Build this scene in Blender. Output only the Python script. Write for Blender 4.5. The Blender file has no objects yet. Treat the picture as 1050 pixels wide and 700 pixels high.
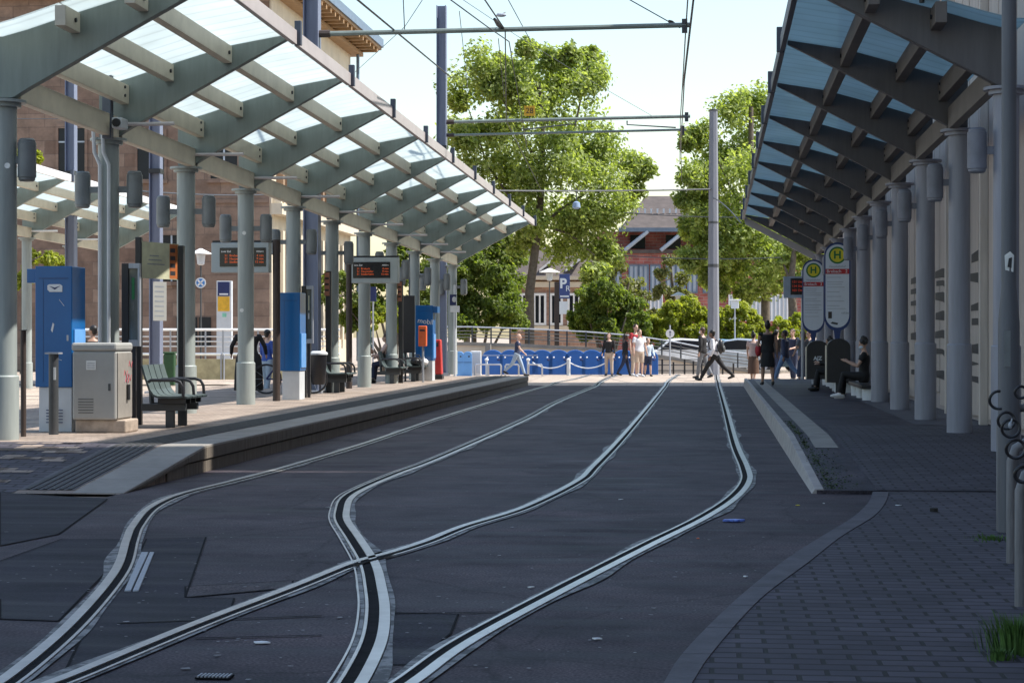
import bpy, bmesh, math, random
from mathutils import Vector, Matrix, Quaternion
R = math.radians
rnd = random.Random(7)
sc = bpy.context.scene
COL = sc.collection

# ------------------------------------------------------------------ camera geometry
F = 2000.0
TH = math.atan(0.1025)
cT, sT = math.cos(TH), math.sin(TH)
CAMZ = 1.55
def at(px, zc, z=0.0):
    u = (px - 525.0) / F * zc
    return Vector((u * cT - zc * sT, zc * cT + u * sT, z))
def zy(py, zc):
    return CAMZ + (345.0 - py) * zc / F
def G(px, py, z=0.0):
    return at(px, (CAMZ - z) * F / (py - 345.0), z)
def P(px, py, zc):
    return at(px, zc, zy(py, zc))

cam_d = bpy.data.cameras.new('camera')
cam = bpy.data.objects.new('camera', cam_d); COL.objects.link(cam)
cam.location = (0, 0, CAMZ)
cam.rotation_euler = (R(90) - math.atan(5.0 / F), 0, TH)
cam_d.sensor_width = 36; cam_d.sensor_fit = 'HORIZONTAL'
cam_d.lens = F / 1050.0 * 36
cam_d.clip_start = 0.1; cam_d.clip_end = 4000
sc.camera = cam

# ------------------------------------------------------------------ light
SUN_EL, SUN_AZ = R(57), R(5.8)            # azimuth measured from +X towards +Y
w = bpy.data.worlds.new('World'); sc.world = w; w.use_nodes = True
nt = w.node_tree; nt.nodes.clear()
out = nt.nodes.new('ShaderNodeOutputWorld'); bg = nt.nodes.new('ShaderNodeBackground')
sky = nt.nodes.new('ShaderNodeTexSky'); sky.sky_type = 'NISHITA'; sky.sun_disc = False
sky.sun_elevation = SUN_EL; sky.sun_rotation = R(90) - SUN_AZ
sky.air_density = 1.45; sky.dust_density = 1.0; sky.ozone_density = 1.2
bg.inputs['Strength'].default_value = 0.15
nt.links.new(sky.outputs[0], bg.inputs[0]); nt.links.new(bg.outputs[0], out.inputs[0])
sd = Vector((math.cos(SUN_EL) * math.cos(SUN_AZ), math.cos(SUN_EL) * math.sin(SUN_AZ), math.sin(SUN_EL)))
ld = bpy.data.lights.new('sun', 'SUN'); ld.energy = 5.0; ld.angle = R(0.53); ld.color = (1.0, 0.955, 0.88)
lo = bpy.data.objects.new('sun', ld); COL.objects.link(lo)
lo.rotation_euler = sd.to_track_quat('Z', 'Y').to_euler(); lo.location = (40, 20, 60)
sc.view_settings.view_transform = 'Standard'; sc.view_settings.look = 'None'
sc.view_settings.gamma = 1.0; sc.view_settings.exposure = 0.62

# ------------------------------------------------------------------ materials
MATS = {}
def newmat(name):
    m = bpy.data.materials.new(name); m.use_nodes = True
    MATS[name] = m
    n = m.node_tree.nodes
    return m, n, m.node_tree.links, n['Principled BSDF']
def ramp(n, pts):
    r = n.new('ShaderNodeValToRGB'); e = r.color_ramp.elements
    while len(e) < len(pts): e.new(0.5)
    for i, (p, c) in enumerate(pts):
        e[i].position = p; e[i].color = (*c, 1) if len(c) == 3 else c
    return r
def pm(name, col, rough=0.6, metal=0.0, var=0.18, scale=3.0, bump=0.0, bscale=40.0, streak=False, spec=0.5, emit=0.0):
    m, n, l, b = newmat(name)
    tc = n.new('ShaderNodeTexCoord'); mp = n.new('ShaderNodeMapping')
    l.new(tc.outputs['Object'], mp.inputs[0])
    if streak: mp.inputs['Scale'].default_value = (6, 6, 0.6)
    nz = n.new('ShaderNodeTexNoise'); nz.inputs['Scale'].default_value = scale; nz.inputs['Detail'].default_value = 6; nz.inputs['Roughness'].default_value = 0.65
    l.new(mp.outputs[0], nz.inputs['Vector'])
    a = tuple(max(0, c * (1 - var)) for c in col); d = tuple(min(1, c * (1 + var)) for c in col)
    r = ramp(n, [(0.3, a), (0.7, d)]); l.new(nz.outputs[0], r.inputs[0])
    l.new(r.outputs[0], b.inputs['Base Color'])
    b.inputs['Roughness'].default_value = rough; b.inputs['Metallic'].default_value = metal
    b.inputs['Specular IOR Level'].default_value = spec
    if bump:
        n2 = n.new('ShaderNodeTexNoise'); n2.inputs['Scale'].default_value = bscale; n2.inputs['Detail'].default_value = 4
        l.new(tc.outputs['Object'], n2.inputs['Vector'])
        bp = n.new('ShaderNodeBump'); bp.inputs['Strength'].default_value = bump; bp.inputs['Distance'].default_value = 0.01
        l.new(n2.outputs[0], bp.inputs['Height']); l.new(bp.outputs[0], b.inputs['Normal'])
    if emit:
        b.inputs['Emission Color'].default_value = (*col, 1); b.inputs['Emission Strength'].default_value = emit
    return m

STEEL = pm('painted_steel', (0.18, 0.215, 0.20), 0.45, 0.0, 0.16, 1.2, streak=True)
STEELD = pm('painted_steel_shaded', (0.115, 0.108, 0.112), 0.5, 0.0, 0.2, 1.2, streak=True)  # beam paint darkened for the shade under the right canopy
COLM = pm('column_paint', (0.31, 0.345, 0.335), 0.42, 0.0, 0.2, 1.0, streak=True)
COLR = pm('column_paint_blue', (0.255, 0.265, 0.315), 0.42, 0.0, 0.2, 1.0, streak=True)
CREAM = pm('cream_steel', (0.60, 0.55, 0.44), 0.5, 0.0, 0.14, 2.0)  # purlin tone brightened for sun through the glass; bin trim shares it
PURLD = pm('purlin_steel_shaded', (0.13, 0.115, 0.105), 0.55, 0.0, 0.2, 2.0)  # purlin colour darkened for the shaded right canopy
GUTTER = pm('gutter_aluminium', (0.50, 0.46, 0.46), 0.4, 0.0, 0.1, 2.0)
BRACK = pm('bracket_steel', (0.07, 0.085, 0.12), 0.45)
LAMPG = pm('lamp_grey', (0.17, 0.185, 0.19), 0.45)
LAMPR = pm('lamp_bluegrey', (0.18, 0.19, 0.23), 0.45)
BLUEST = pm('mast_steel', (0.19, 0.215, 0.30), 0.45, 0, 0.14, 1.5, streak=True)
GALV = pm('galvanised', (0.36, 0.385, 0.43), 0.45, 0.3, 0.15, 4, streak=True)
BLACK = pm('black_paint', (0.018, 0.018, 0.022), 0.4)
DARKG = pm('dark_grey', (0.055, 0.06, 0.065), 0.5)
RUSTB = pm('dark_brown', (0.05, 0.035, 0.03), 0.6)
WHITE = pm('white_paint', (0.78, 0.79, 0.8), 0.5, 0, 0.06)
PALE = pm('pale_panel', (0.60, 0.63, 0.66), 0.5, 0, 0.08)
BLUEM = pm('machine_blue', (0.006, 0.115, 0.345), 0.28, 0, 0.08, 1.5)
BLUEP = pm('panel_blue', (0.022, 0.125, 0.43), 0.4, 0, 0.12, 1.5)
BLUEL = pm('light_blue_panel', (0.14, 0.36, 0.74), 0.4, 0, 0.1)
NAVY = pm('navy', (0.015, 0.025, 0.11), 0.5)
YELLOW = pm('poster_yellow', (0.75, 0.42, 0.03), 0.5, 0, 0.2, 5)
RED = pm('red_plastic', (0.55, 0.035, 0.03), 0.4)
ORANGE = pm('orange_red', (0.75, 0.13, 0.03), 0.4)
REDBAND = pm('red_band', (0.42, 0.02, 0.025), 0.5)
GREENR = pm('sign_green', (0.01, 0.16, 0.045), 0.45)
SIGNY = pm('sign_yellow', (0.72, 0.62, 0.03), 0.45)
CABG = pm('cabinet_grey', (0.36, 0.36, 0.345), 0.5, 0, 0.1, 2)
STONE = pm('stone_base', (0.38, 0.31, 0.25), 0.8, 0, 0.3, 6, bump=0.4)
INK = pm('ink', (0.03, 0.03, 0.035), 0.6)
INKG = pm('ink_grey', (0.25, 0.27, 0.3), 0.6)
LEDO = pm('led_orange', (0.8, 0.12, 0.02), 0.5, emit=0.22)
LEDW = pm('led_white', (0.7, 0.7, 0.7), 0.5, emit=0.15)
SCREEN = pm('screen_black', (0.012, 0.012, 0.014), 0.25)
MIRROR = pm('poster_glass', (0.10, 0.115, 0.11), 0.12, 0, 0.3, 2, spec=0.6)
POSTER = pm('poster_cream', (0.52, 0.52, 0.36), 0.5, 0, 0.15, 6)
BENCHG = pm('bench_green', (0.075, 0.10, 0.10), 0.45)
CHROME = pm('galvanised_tube', (0.55, 0.56, 0.58), 0.3, 0.7)
CREAMW = pm('cream_plaster', (0.62, 0.54, 0.42), 0.8, 0, 0.1, 1)  # even cream tone for the hall side and house trim
BROWNW = pm('brown_window_wood', (0.26, 0.165, 0.10), 0.6)
WOODS = pm('soffit_wood', (0.30, 0.18, 0.085), 0.7, 0, 0.2, 2)
WINDK = pm('dark_window', (0.012, 0.015, 0.022), 0.2, spec=0.25)
WINBL = pm('pale_window', (0.38, 0.44, 0.52), 0.15, 0, 0.2, 1)
CONC = pm('concrete', (0.40, 0.375, 0.34), 0.85, 0, 0.2, 2.5, bump=0.3, bscale=60)
CONCL = pm('light_concrete', (0.27, 0.25, 0.225), 0.85, 0, 0.18, 2.5, bump=0.3, bscale=60)
KERBS = pm('kerb_stone', (0.36, 0.33, 0.31), 0.8, 0, 0.22, 3, bump=0.4, bscale=50)
KERBD = pm('kerb_dark', (0.085, 0.08, 0.092), 0.75, 0, 0.3, 4, bump=0.4, bscale=50)
TACT = pm('tactile_dark', (0.045, 0.046, 0.047), 0.7, 0, 0.25, 6)
WALLP = pm('wall_panel', (0.50, 0.43, 0.385), 0.75, 0, 0.12, 1.2, streak=True)
WALLP2 = pm('wall_panel_grey', (0.38, 0.33, 0.32), 0.75, 0, 0.12, 1.2, streak=True)
RAMPW = pm('ramp_wall', (0.60, 0.53, 0.44), 0.85, 0, 0.1, 1)
COPING = pm('coping', (0.25, 0.235, 0.21), 0.8)
MOSSW = pm('mossy_wall', (0.40, 0.36, 0.22), 0.85, 0, 0.35, 2.5)
BARK = pm('bark', (0.11, 0.09, 0.07), 0.9, 0, 0.4, 6, bump=0.6, bscale=12)
ROOFB = pm('roof_brown', (0.085, 0.068, 0.062), 0.85, 0, 0.3, 2)
SLATE = pm('blue_steel', (0.12, 0.17, 0.24), 0.5)
RAILST = pm('rail_steel', (0.60, 0.59, 0.58), 0.33, 0.8, 0.16, 4)
GROOVE = pm('rail_groove', (0.012, 0.012, 0.014), 0.9, 0, 0.5, 8, spec=0.1)
SOIL = pm('soil', (0.03, 0.028, 0.025), 0.95, 0, 0.4, 9)
GRASSM = pm('grass_blade', (0.06, 0.13, 0.022), 0.7, 0, 0.4, 14)
MOSS = pm('moss', (0.035, 0.06, 0.012), 0.95, 0, 0.5, 14)
WIRE = pm('wire', (0.05, 0.055, 0.065), 0.5)
ARM = pm('arm_tube', (0.20, 0.24, 0.22), 0.45)
GREENB = pm('green_box', (0.012, 0.06, 0.018), 0.5)
STICKER = pm('sticker_white', (0.75, 0.76, 0.74), 0.5, 0, 0.12, 20)
GRAFR = pm('graffiti_red', (0.5, 0.08, 0.1), 0.6)

def glassmat(name, col, transp, rough=0.35, line=0.08):
    m, n, l, b = newmat(name)
    n.remove(b)
    o = n['Material Output']
    tc = n.new('ShaderNodeTexCoord')
    wv = n.new('ShaderNodeTexWave'); wv.bands_direction = 'Y'; wv.inputs['Scale'].default_value = 0.75; wv.inputs['Distortion'].default_value = 0.4
    l.new(tc.outputs['Object'], wv.inputs['Vector'])
    nz = n.new('ShaderNodeTexNoise'); nz.inputs['Scale'].default_value = 1.3; nz.inputs['Detail'].default_value = 5
    l.new(tc.outputs['Object'], nz.inputs['Vector'])
    r1 = ramp(n, [(0.0, tuple(c * (1 - line * 2) for c in col)), (0.14, col)]); l.new(wv.outputs['Fac'], r1.inputs[0])
    r2 = ramp(n, [(0.3, (0.86, 0.86, 0.84)), (0.7, (1, 1, 1))]); l.new(nz.outputs[0], r2.inputs[0])
    mx = n.new('ShaderNodeMix'); mx.data_type = 'RGBA'; mx.blend_type = 'MULTIPLY'; mx.inputs[0].default_value = 1.0
    l.new(r1.outputs[0], mx.inputs[6]); l.new(r2.outputs[0], mx.inputs[7])
    tl = n.new('ShaderNodeBsdfTranslucent'); l.new(mx.outputs[2], tl.inputs[0])
    tp = n.new('ShaderNodeBsdfTransparent'); tp.inputs[0].default_value = (*col, 1)
    gl = n.new('ShaderNodeBsdfGlossy'); gl.inputs['Roughness'].default_value = rough; gl.inputs[0].default_value = (0.9, 0.95, 1, 1)
    m1 = n.new('ShaderNodeMixShader'); m1.inputs[0].default_value = transp
    l.new(tl.outputs[0], m1.inputs[1]); l.new(tp.outputs[0], m1.inputs[2])
    m2 = n.new('ShaderNodeMixShader'); m2.inputs[0].default_value = 0.06
    l.new(m1.outputs[0], m2.inputs[1]); l.new(gl.outputs[0], m2.inputs[2])
    l.new(m2.outputs[0], o.inputs[0])
    return m
GLASSL = glassmat('frosted_glass', (0.74, 0.79, 0.79), 0.25, line=.07)
GLASSR = glassmat('frosted_glass_shaded', (0.54, 0.655, 0.68), 0.22)  # darker teal copy of the frosted glass, building shade put into the colour

def leafmat(name, c1, c2, c3):
    m, n, l, b = newmat(name)
    gi = n.new('ShaderNodeNewGeometry')
    r = ramp(n, [(0.0, c1), (0.55, c2), (1.0, c3)])
    l.new(gi.outputs['Random Per Island'], r.inputs[0])
    l.new(r.outputs[0], b.inputs['Base Color']); b.inputs['Roughness'].default_value = 0.55
    tl = n.new('ShaderNodeBsdfTranslucent')
    mul = n.new('ShaderNodeMix'); mul.data_type = 'RGBA'; mul.blend_type = 'MULTIPLY'; mul.inputs[0].default_value = 1
    mul.inputs[7].default_value = (1.5, 1.6, 0.5, 1)
    l.new(r.outputs[0], mul.inputs[6]); l.new(mul.outputs[2], tl.inputs[0])
    mx = n.new('ShaderNodeMixShader'); mx.inputs[0].default_value = 0.5
    l.new(b.outputs[0], mx.inputs[1]); l.new(tl.outputs[0], mx.inputs[2])
    l.new(mx.outputs[0], n['Material Output'].inputs[0])
    return m
LEAF_P = leafmat('plane_leaves', (0.135, 0.175, 0.045), (0.27, 0.325, 0.10), (0.46, 0.50, 0.23))
LEAF_B = leafmat('bush_leaves', (0.065, 0.10, 0.018), (0.145, 0.195, 0.034), (0.26, 0.31, 0.07))
LEAF_Y = leafmat('yellow_green_leaves', (0.15, 0.19, 0.02), (0.29, 0.32, 0.04), (0.42, 0.42, 0.08))
LEAF_G = leafmat('dusty_leaves', (0.11, 0.125, 0.05), (0.17, 0.18, 0.08), (0.26, 0.26, 0.13))

def asphalt(name, base, blot, spec=0.2, specks=True, rough=0.68):
    m, n, l, b = newmat(name)
    tc = n.new('ShaderNodeTexCoord')
    n1 = n.new('ShaderNodeTexNoise'); n1.inputs['Scale'].default_value = 0.55; n1.inputs['Detail'].default_value = 7; n1.inputs['Roughness'].default_value = 0.65
    l.new(tc.outputs['Object'], n1.inputs['Vector'])
    r1 = ramp(n, [(0.32, base), (0.68, blot)]); l.new(n1.outputs[0], r1.inputs[0])
    # wear streaks along the tracks
    mp = n.new('ShaderNodeMapping'); mp.inputs['Scale'].default_value = (0.35, 3.2, 1); l.new(tc.outputs['Object'], mp.inputs[0])
    n3 = n.new('ShaderNodeTexNoise'); n3.inputs['Scale'].default_value = 1.0; n3.inputs['Detail'].default_value = 6; l.new(mp.outputs[0], n3.inputs['Vector'])
    r3 = ramp(n, [(0.35, (0.66, 0.65, 0.70)), (0.65, (1.30, 1.24, 1.20))]); l.new(n3.outputs[0], r3.inputs[0])
    mx = n.new('ShaderNodeMix'); mx.data_type = 'RGBA'; mx.blend_type = 'MULTIPLY'; mx.inputs[0].default_value = 1
    l.new(r1.outputs[0], mx.inputs[6]); l.new(r3.outputs[0], mx.inputs[7])
    n2 = n.new('ShaderNodeTexNoise'); n2.inputs['Scale'].default_value = 62; n2.inputs['Detail'].default_value = 5; l.new(tc.outputs['Object'], n2.inputs['Vector'])
    r2 = ramp(n, [(0.35, (0.45, 0.45, 0.47)), (0.72, (1.75, 1.7, 1.68))]); l.new(n2.outputs[0], r2.inputs[0])
    m2 = n.new('ShaderNodeMix'); m2.data_type = 'RGBA'; m2.blend_type = 'MULTIPLY'; m2.inputs[0].default_value = 1
    l.new(mx.outputs[2], m2.inputs[6]); l.new(r2.outputs[0], m2.inputs[7])
    last = m2.outputs[2]
    if specks:
        vo = n.new('ShaderNodeTexVoronoi'); vo.inputs['Scale'].default_value = 2.6; l.new(tc.outputs['Object'], vo.inputs['Vector'])
        wn = n.new('ShaderNodeMath'); wn.operation = 'LESS_THAN'; wn.inputs[1].default_value = 0.035; l.new(vo.outputs['Distance'], wn.inputs[0])
        m3 = n.new('ShaderNodeMix'); m3.data_type = 'RGBA'; m3.inputs[7].default_value = (0.17, 0.17, 0.17, 1)
        l.new(wn.outputs[0], m3.inputs[0]); l.new(last, m3.inputs[6]); last = m3.outputs[2]
    n4 = n.new('ShaderNodeTexNoise'); n4.inputs['Scale'].default_value = 1.3; n4.inputs['Detail'].default_value = 9; n4.inputs['Roughness'].default_value = 0.72; l.new(tc.outputs['Object'], n4.inputs['Vector'])
    r4 = ramp(n, [(0.36, (1.28, 1.26, 1.25)), (0.5, (1, 1, 1)), (0.63, (0.62, 0.62, 0.66))]); l.new(n4.outputs[0], r4.inputs[0])
    m4 = n.new('ShaderNodeMix'); m4.data_type = 'RGBA'; m4.blend_type = 'MULTIPLY'; m4.inputs[0].default_value = 1; l.new(last, m4.inputs[6]); l.new(r4.outputs[0], m4.inputs[7])
    va = n.new('ShaderNodeVectorMath'); va.operation = 'MULTIPLY_ADD'; va.inputs[1].default_value = (0.5, 0.5, 0); l.new(n4.outputs['Color'], va.inputs[0]); l.new(tc.outputs['Object'], va.inputs[2])
    vc = n.new('ShaderNodeTexVoronoi'); vc.feature = 'DISTANCE_TO_EDGE'; vc.inputs['Scale'].default_value = 0.42; l.new(va.outputs[0], vc.inputs['Vector'])
    r5 = ramp(n, [(0.0, (0.35, 0.35, 0.36)), (0.006, (1, 1, 1))]); l.new(vc.outputs['Distance'], r5.inputs[0])
    m5 = n.new('ShaderNodeMix'); m5.data_type = 'RGBA'; m5.blend_type = 'MULTIPLY'; m5.inputs[0].default_value = 0.75; l.new(m4.outputs[2], m5.inputs[6]); l.new(r5.outputs[0], m5.inputs[7]); last = m5.outputs[2]
    l.new(last, b.inputs['Base Color'])
    rr = ramp(n, [(0.3, (rough - 0.1,) * 3), (0.7, (rough + 0.14,) * 3)]); l.new(n3.outputs[0], rr.inputs[0]); l.new(rr.outputs[0], b.inputs['Roughness'])
    b.inputs['Specular IOR Level'].default_value = spec
    bp = n.new('ShaderNodeBump'); bp.inputs['Strength'].default_value = 0.35; bp.inputs['Distance'].default_value = 0.006
    l.new(n2.outputs[0], bp.inputs['Height']); l.new(bp.outputs[0], b.inputs['Normal'])
    return m
ASPH = asphalt('asphalt', (0.037, 0.031, 0.038), (0.090, 0.076, 0.084))
ASPHD = asphalt('asphalt_patch', (0.011, 0.010, 0.017), (0.023, 0.0205, 0.032), rough=0.66)
ASPHB = asphalt('asphalt_patch_brown', (0.055, 0.047, 0.050), (0.090, 0.077, 0.082))
ASPHR = asphalt('platform_asphalt', (0.040, 0.037, 0.047), (0.068, 0.062, 0.076), rough=0.55)

def bricks(name, c1, c2, mort, bw, rh, ms=0.012, sc_=1.0, bump=0.5, rough=0.8, coord='Object', rot=None, noise=True):
    m, n, l, b = newmat(name)
    tc = n.new('ShaderNodeTexCoord'); mp = n.new('ShaderNodeMapping'); l.new(tc.outputs[coord], mp.inputs[0])
    if rot: mp.inputs['Rotation'].default_value = rot
    bt = n.new('ShaderNodeTexBrick'); bt.inputs['Scale'].default_value = sc_
    bt.inputs['Color1'].default_value = (*c1, 1); bt.inputs['Color2'].default_value = (*c2, 1); bt.inputs['Mortar'].default_value = (*mort, 1)
    bt.inputs['Brick Width'].default_value = bw; bt.inputs['Row Height'].default_value = rh; bt.inputs['Mortar Size'].default_value = ms
    bt.inputs['Mortar Smooth'].default_value = 0.3; bt.inputs['Bias'].default_value = 0.0
    l.new(mp.outputs[0], bt.inputs['Vector'])
    nz = n.new('ShaderNodeTexNoise'); nz.inputs['Scale'].default_value = 1.1; nz.inputs['Detail'].default_value = 8; nz.inputs['Roughness'].default_value = 0.7
    l.new(tc.outputs['Object'], nz.inputs['Vector'])
    r = ramp(n, [(0.3, (0.60, 0.60, 0.60)), (0.7, (1.36, 1.36, 1.36))]); l.new(nz.outputs[0], r.inputs[0])
    mx = n.new('ShaderNodeMix'); mx.data_type = 'RGBA'; mx.blend_type = 'MULTIPLY'; mx.inputs[0].default_value = 1
    l.new(bt.outputs['Color'], mx.inputs[6]); l.new(r.outputs[0], mx.inputs[7])
    l.new(mx.outputs[2], b.inputs['Base Color']); b.inputs['Roughness'].default_value = rough
    iv = n.new('ShaderNodeMath'); iv.operation = 'SUBTRACT'; iv.inputs[0].default_value = 1.0; l.new(bt.outputs['Fac'], iv.inputs[1])
    bp = n.new('ShaderNodeBump'); bp.inputs['Strength'].default_value = bump; bp.inputs['Distance'].default_value = 0.012
    l.new(iv.outputs[0], bp.inputs['Height']); l.new(bp.outputs[0], b.inputs['Normal'])
    return m
PAVER = bricks('brick_pavers', (0.041, 0.036, 0.050), (0.066, 0.058, 0.075), (0.005, 0.005, 0.006), 0.26, 0.15, 0.014)
PAVEL = bricks('platform_pavers', (0.24, 0.185, 0.15), (0.34, 0.27, 0.22), (0.12, 0.10, 0.08), 0.30, 0.15, 0.008)
PLAZA = bricks('plaza_slabs', (0.36, 0.29, 0.235), (0.42, 0.345, 0.28), (0.22, 0.18, 0.145), 0.6, 0.4, 0.01)
SANDST = bricks('red_sandstone', (0.16, 0.10, 0.073), (0.265, 0.185, 0.14), (0.15, 0.105, 0.085), 1.5, 0.62, 0.018, rot=(R(90), 0, 0), bump=0.3)
REDBR = bricks('red_brick', (0.27, 0.07, 0.06), (0.36, 0.12, 0.10), (0.28, 0.2, 0.18), 0.5, 0.2, 0.02, rot=(R(90), 0, 0), bump=0.2)
TANBR = bricks('tan_brick', (0.30, 0.165, 0.12), (0.42, 0.27, 0.20), (0.38, 0.3, 0.25), 0.5, 0.2, 0.02, rot=(R(90), 0, 0), bump=0.2)

def sealmat():
    m, n, l, b = newmat('rail_mortar')
    tc = n.new('ShaderNodeTexCoord')
    nz = n.new('ShaderNodeTexNoise'); nz.inputs['Scale'].default_value = 5; nz.inputs['Detail'].default_value = 6; nz.inputs['Roughness'].default_value = 0.7
    l.new(tc.outputs['Object'], nz.inputs['Vector'])
    r = ramp(n, [(0.44, (0.035, 0.035, 0.038)), (0.54, (0.24, 0.235, 0.23))]); l.new(nz.outputs[0], r.inputs[0])
    l.new(r.outputs[0], b.inputs['Base Color']); b.inputs['Roughness'].default_value = 0.6
    return m
SEAL = sealmat()

# ------------------------------------------------------------------ mesh builder
class MB:
    def __init__(s): s.v = []; s.f = []
    def add(s, vs, fs):
        o = len(s.v); s.v += [tuple(v) for v in vs]; s.f += [tuple(i + o for i in f) for f in fs]
    def box(s, c, d, rot=None):
        hx, hy, hz = d[0] / 2, d[1] / 2, d[2] / 2
        vs = [Vector((x, y, z)) for x in (-hx, hx) for y in (-hy, hy) for z in (-hz, hz)]
        if rot is not None: vs = [rot @ v for v in vs]
        c = Vector(c)
        s.add([v + c for v in vs], [(0, 1, 3, 2), (4, 6, 7, 5), (0, 4, 5, 1), (2, 3, 7, 6), (0, 2, 6, 4), (1, 5, 7, 3)])
        return s
    def b2(s, x0, x1, y0, y1, z0, z1):
        return s.box(((x0 + x1) / 2, (y0 + y1) / 2, (z0 + z1) / 2), (abs(x1 - x0), abs(y1 - y0), abs(z1 - z0)))
    def tube(s, pts, r, n=10, caps=True, sx=1.0):
        pts = [Vector(p) for p in pts]; k = len(pts)
        rs = r if isinstance(r, (list, tuple)) else [r] * k
        rings = []; prev = None
        for i, p in enumerate(pts):
            if i == 0: t = pts[1] - p
            elif i == k - 1: t = p - pts[i - 1]
            else: t = (pts[i + 1] - p).normalized() + (p - pts[i - 1]).normalized()
            if t.length < 1e-9: t = Vector((0, 0, 1))
            t.normalize()
            if prev is None:
                a = Vector((1, 0, 0)) if abs(t.x) < 0.9 else Vector((0, 1, 0))
                u = (a - t * a.dot(t)).normalized()
            else:
                u = prev - t * prev.dot(t)
                u = u.normalized() if u.length > 1e-6 else Vector((1, 0, 0))
            prev = u; v = t.cross(u)
            rings.append([p + (u * math.cos(2 * math.pi * j / n) * sx + v * math.sin(2 * math.pi * j / n)) * rs[i] for j in range(n)])
        vs = [q for rg in rings for q in rg]; fs = []
        for i in range(k - 1):
            for j in range(n):
                a = i * n + j; b = i * n + (j + 1) % n
                fs.append((a, b, b + n, a + n))
        if caps:
            fs.append(tuple(range(n - 1, -1, -1))); fs.append(tuple((k - 1) * n + j for j in range(n)))
        s.add(vs, fs); return s
    def loft(s, rings):
        n = len(rings[0]); vs = [q for rg in rings for q in rg]; fs = []
        for i in range(len(rings) - 1):
            for j in range(n):
                a = i * n + j; b = i * n + (j + 1) % n
                fs.append((a, b, b + n, a + n))
        fs.append(tuple(range(n - 1, -1, -1))); fs.append(tuple((len(rings) - 1) * n + j for j in range(n)))
        s.add(vs, fs); return s
    def ell(s, c, r, n=12, m=8, rot=None):
        c = Vector(c); vs = []; fs = []
        for i in range(m + 1):
            a = math.pi * i / m
            for j in range(n):
                b = 2 * math.pi * j / n
                q = Vector((r[0] * math.sin(a) * math.cos(b), r[1] * math.sin(a) * math.sin(b), -r[2] * math.cos(a)))
                if rot is not None: q = rot @ q
                vs.append(c + q)
        for i in range(m):
            for j in range(n):
                a = i * n + j; b = i * n + (j + 1) % n
                fs.append((a, b, b + n, a + n))
        s.add(vs, fs); return s
    def prism(s, poly, ext):
        n = len(poly); a = [Vector(p) for p in poly]; e = Vector(ext)
        s.add(a + [p + e for p in a], [tuple(range(n - 1, -1, -1)), tuple(range(n, 2 * n))] + [(i, (i + 1) % n, n + (i + 1) % n, n + i) for i in range(n)])
        return s
    def poly(s, pts):
        s.add(pts, [tuple(range(len(pts)))]); return s
    def strip(s, A, B):
        n = len(A); s.add(list(A) + list(B), [(i, n + i, n + i + 1, i + 1) for i in range(n - 1)]); return s
    def build(s, name, mat, parent=None, smooth=False, bevel=0.0, loc=None):
        me = bpy.data.meshes.new(name); me.from_pydata(s.v, [], s.f)
        bm = bmesh.new(); bm.from_mesh(me); bmesh.ops.recalc_face_normals(bm, faces=bm.faces); bm.to_mesh(me); bm.free()
        if smooth:
            for p in me.polygons: p.use_smooth = True
        me.materials.append(mat)
        o = bpy.data.objects.new(name, me); COL.objects.link(o)
        if smooth:
            try: me.set_sharp_from_angle(angle=R(40))
            except Exception: pass
        if bevel:
            md = o.modifiers.new('bevel', 'BEVEL'); md.width = bevel; md.segments = 2; md.limit_method = 'ANGLE'; md.angle_limit = R(40)
        if parent is not None: o.parent = parent
        if loc is not None: o.location = loc
        return o

def tag(o, label, cat, group=None, kind=None):
    if label: o['label'] = label
    if cat: o['category'] = cat
    if group: o['group'] = group
    if kind: o['kind'] = kind
    return o
def thing(name, label, cat, loc=(0, 0, 0), rz=0, group=None):
    o = bpy.data.objects.new(name, None); COL.objects.link(o); o.empty_display_size = 0.3
    o.location = loc; o.rotation_euler = (0, 0, rz)
    return tag(o, label, cat, group)
def struct(o): o['kind'] = 'structure'; return o
def copy_tree(o, parent=None):
    c = o.copy(); COL.objects.link(c)
    if parent is not None: c.parent = parent
    for ch in list(o.children): copy_tree(ch, c)
    return c
def text(body, size, mat, parent, M, name='lettering', align='LEFT', ext=0.002, bold=0.0):
    cu = bpy.data.curves.new(name, 'FONT'); cu.body = body; cu.size = size; cu.extrude = ext; cu.align_x = align; cu.align_y = 'CENTER'; cu.offset = bold
    t = bpy.data.objects.new('tmp', cu); COL.objects.link(t)
    dg = bpy.context.evaluated_depsgraph_get(); me = bpy.data.meshes.new_from_object(t.evaluated_get(dg))
    bpy.data.objects.remove(t); bpy.data.curves.remove(cu)
    me.materials.clear(); me.materials.append(mat)
    o = bpy.data.objects.new(name, me); COL.objects.link(o); o.parent = parent; o.matrix_local = M
    return o
def facing_cam(x, y, z):      # text plane in XZ, readable from -Y
    return Matrix.Translation((x, y, z)) @ Matrix.Rotation(R(90), 4, 'X')
def catmull(pts, step=0.15):
    pts = [Vector(p) for p in pts]; q = [pts[0] * 2 - pts[1]] + pts + [pts[-1] * 2 - pts[-2]]
    o = []
    for i in range(1, len(q) - 2):
        a, b, c, d = q[i - 1], q[i], q[i + 1], q[i + 2]
        k = max(2, int((c - b).length / step))
        for j in range(k):
            t = j / k
            o.append(0.5 * ((2 * b) + (c - a) * t + (2 * a - 5 * b + 4 * c - d) * t * t + (3 * b - a - 3 * c + d) * t ** 3))
    o.append(pts[-1]); return o

exec_parts = []
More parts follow.
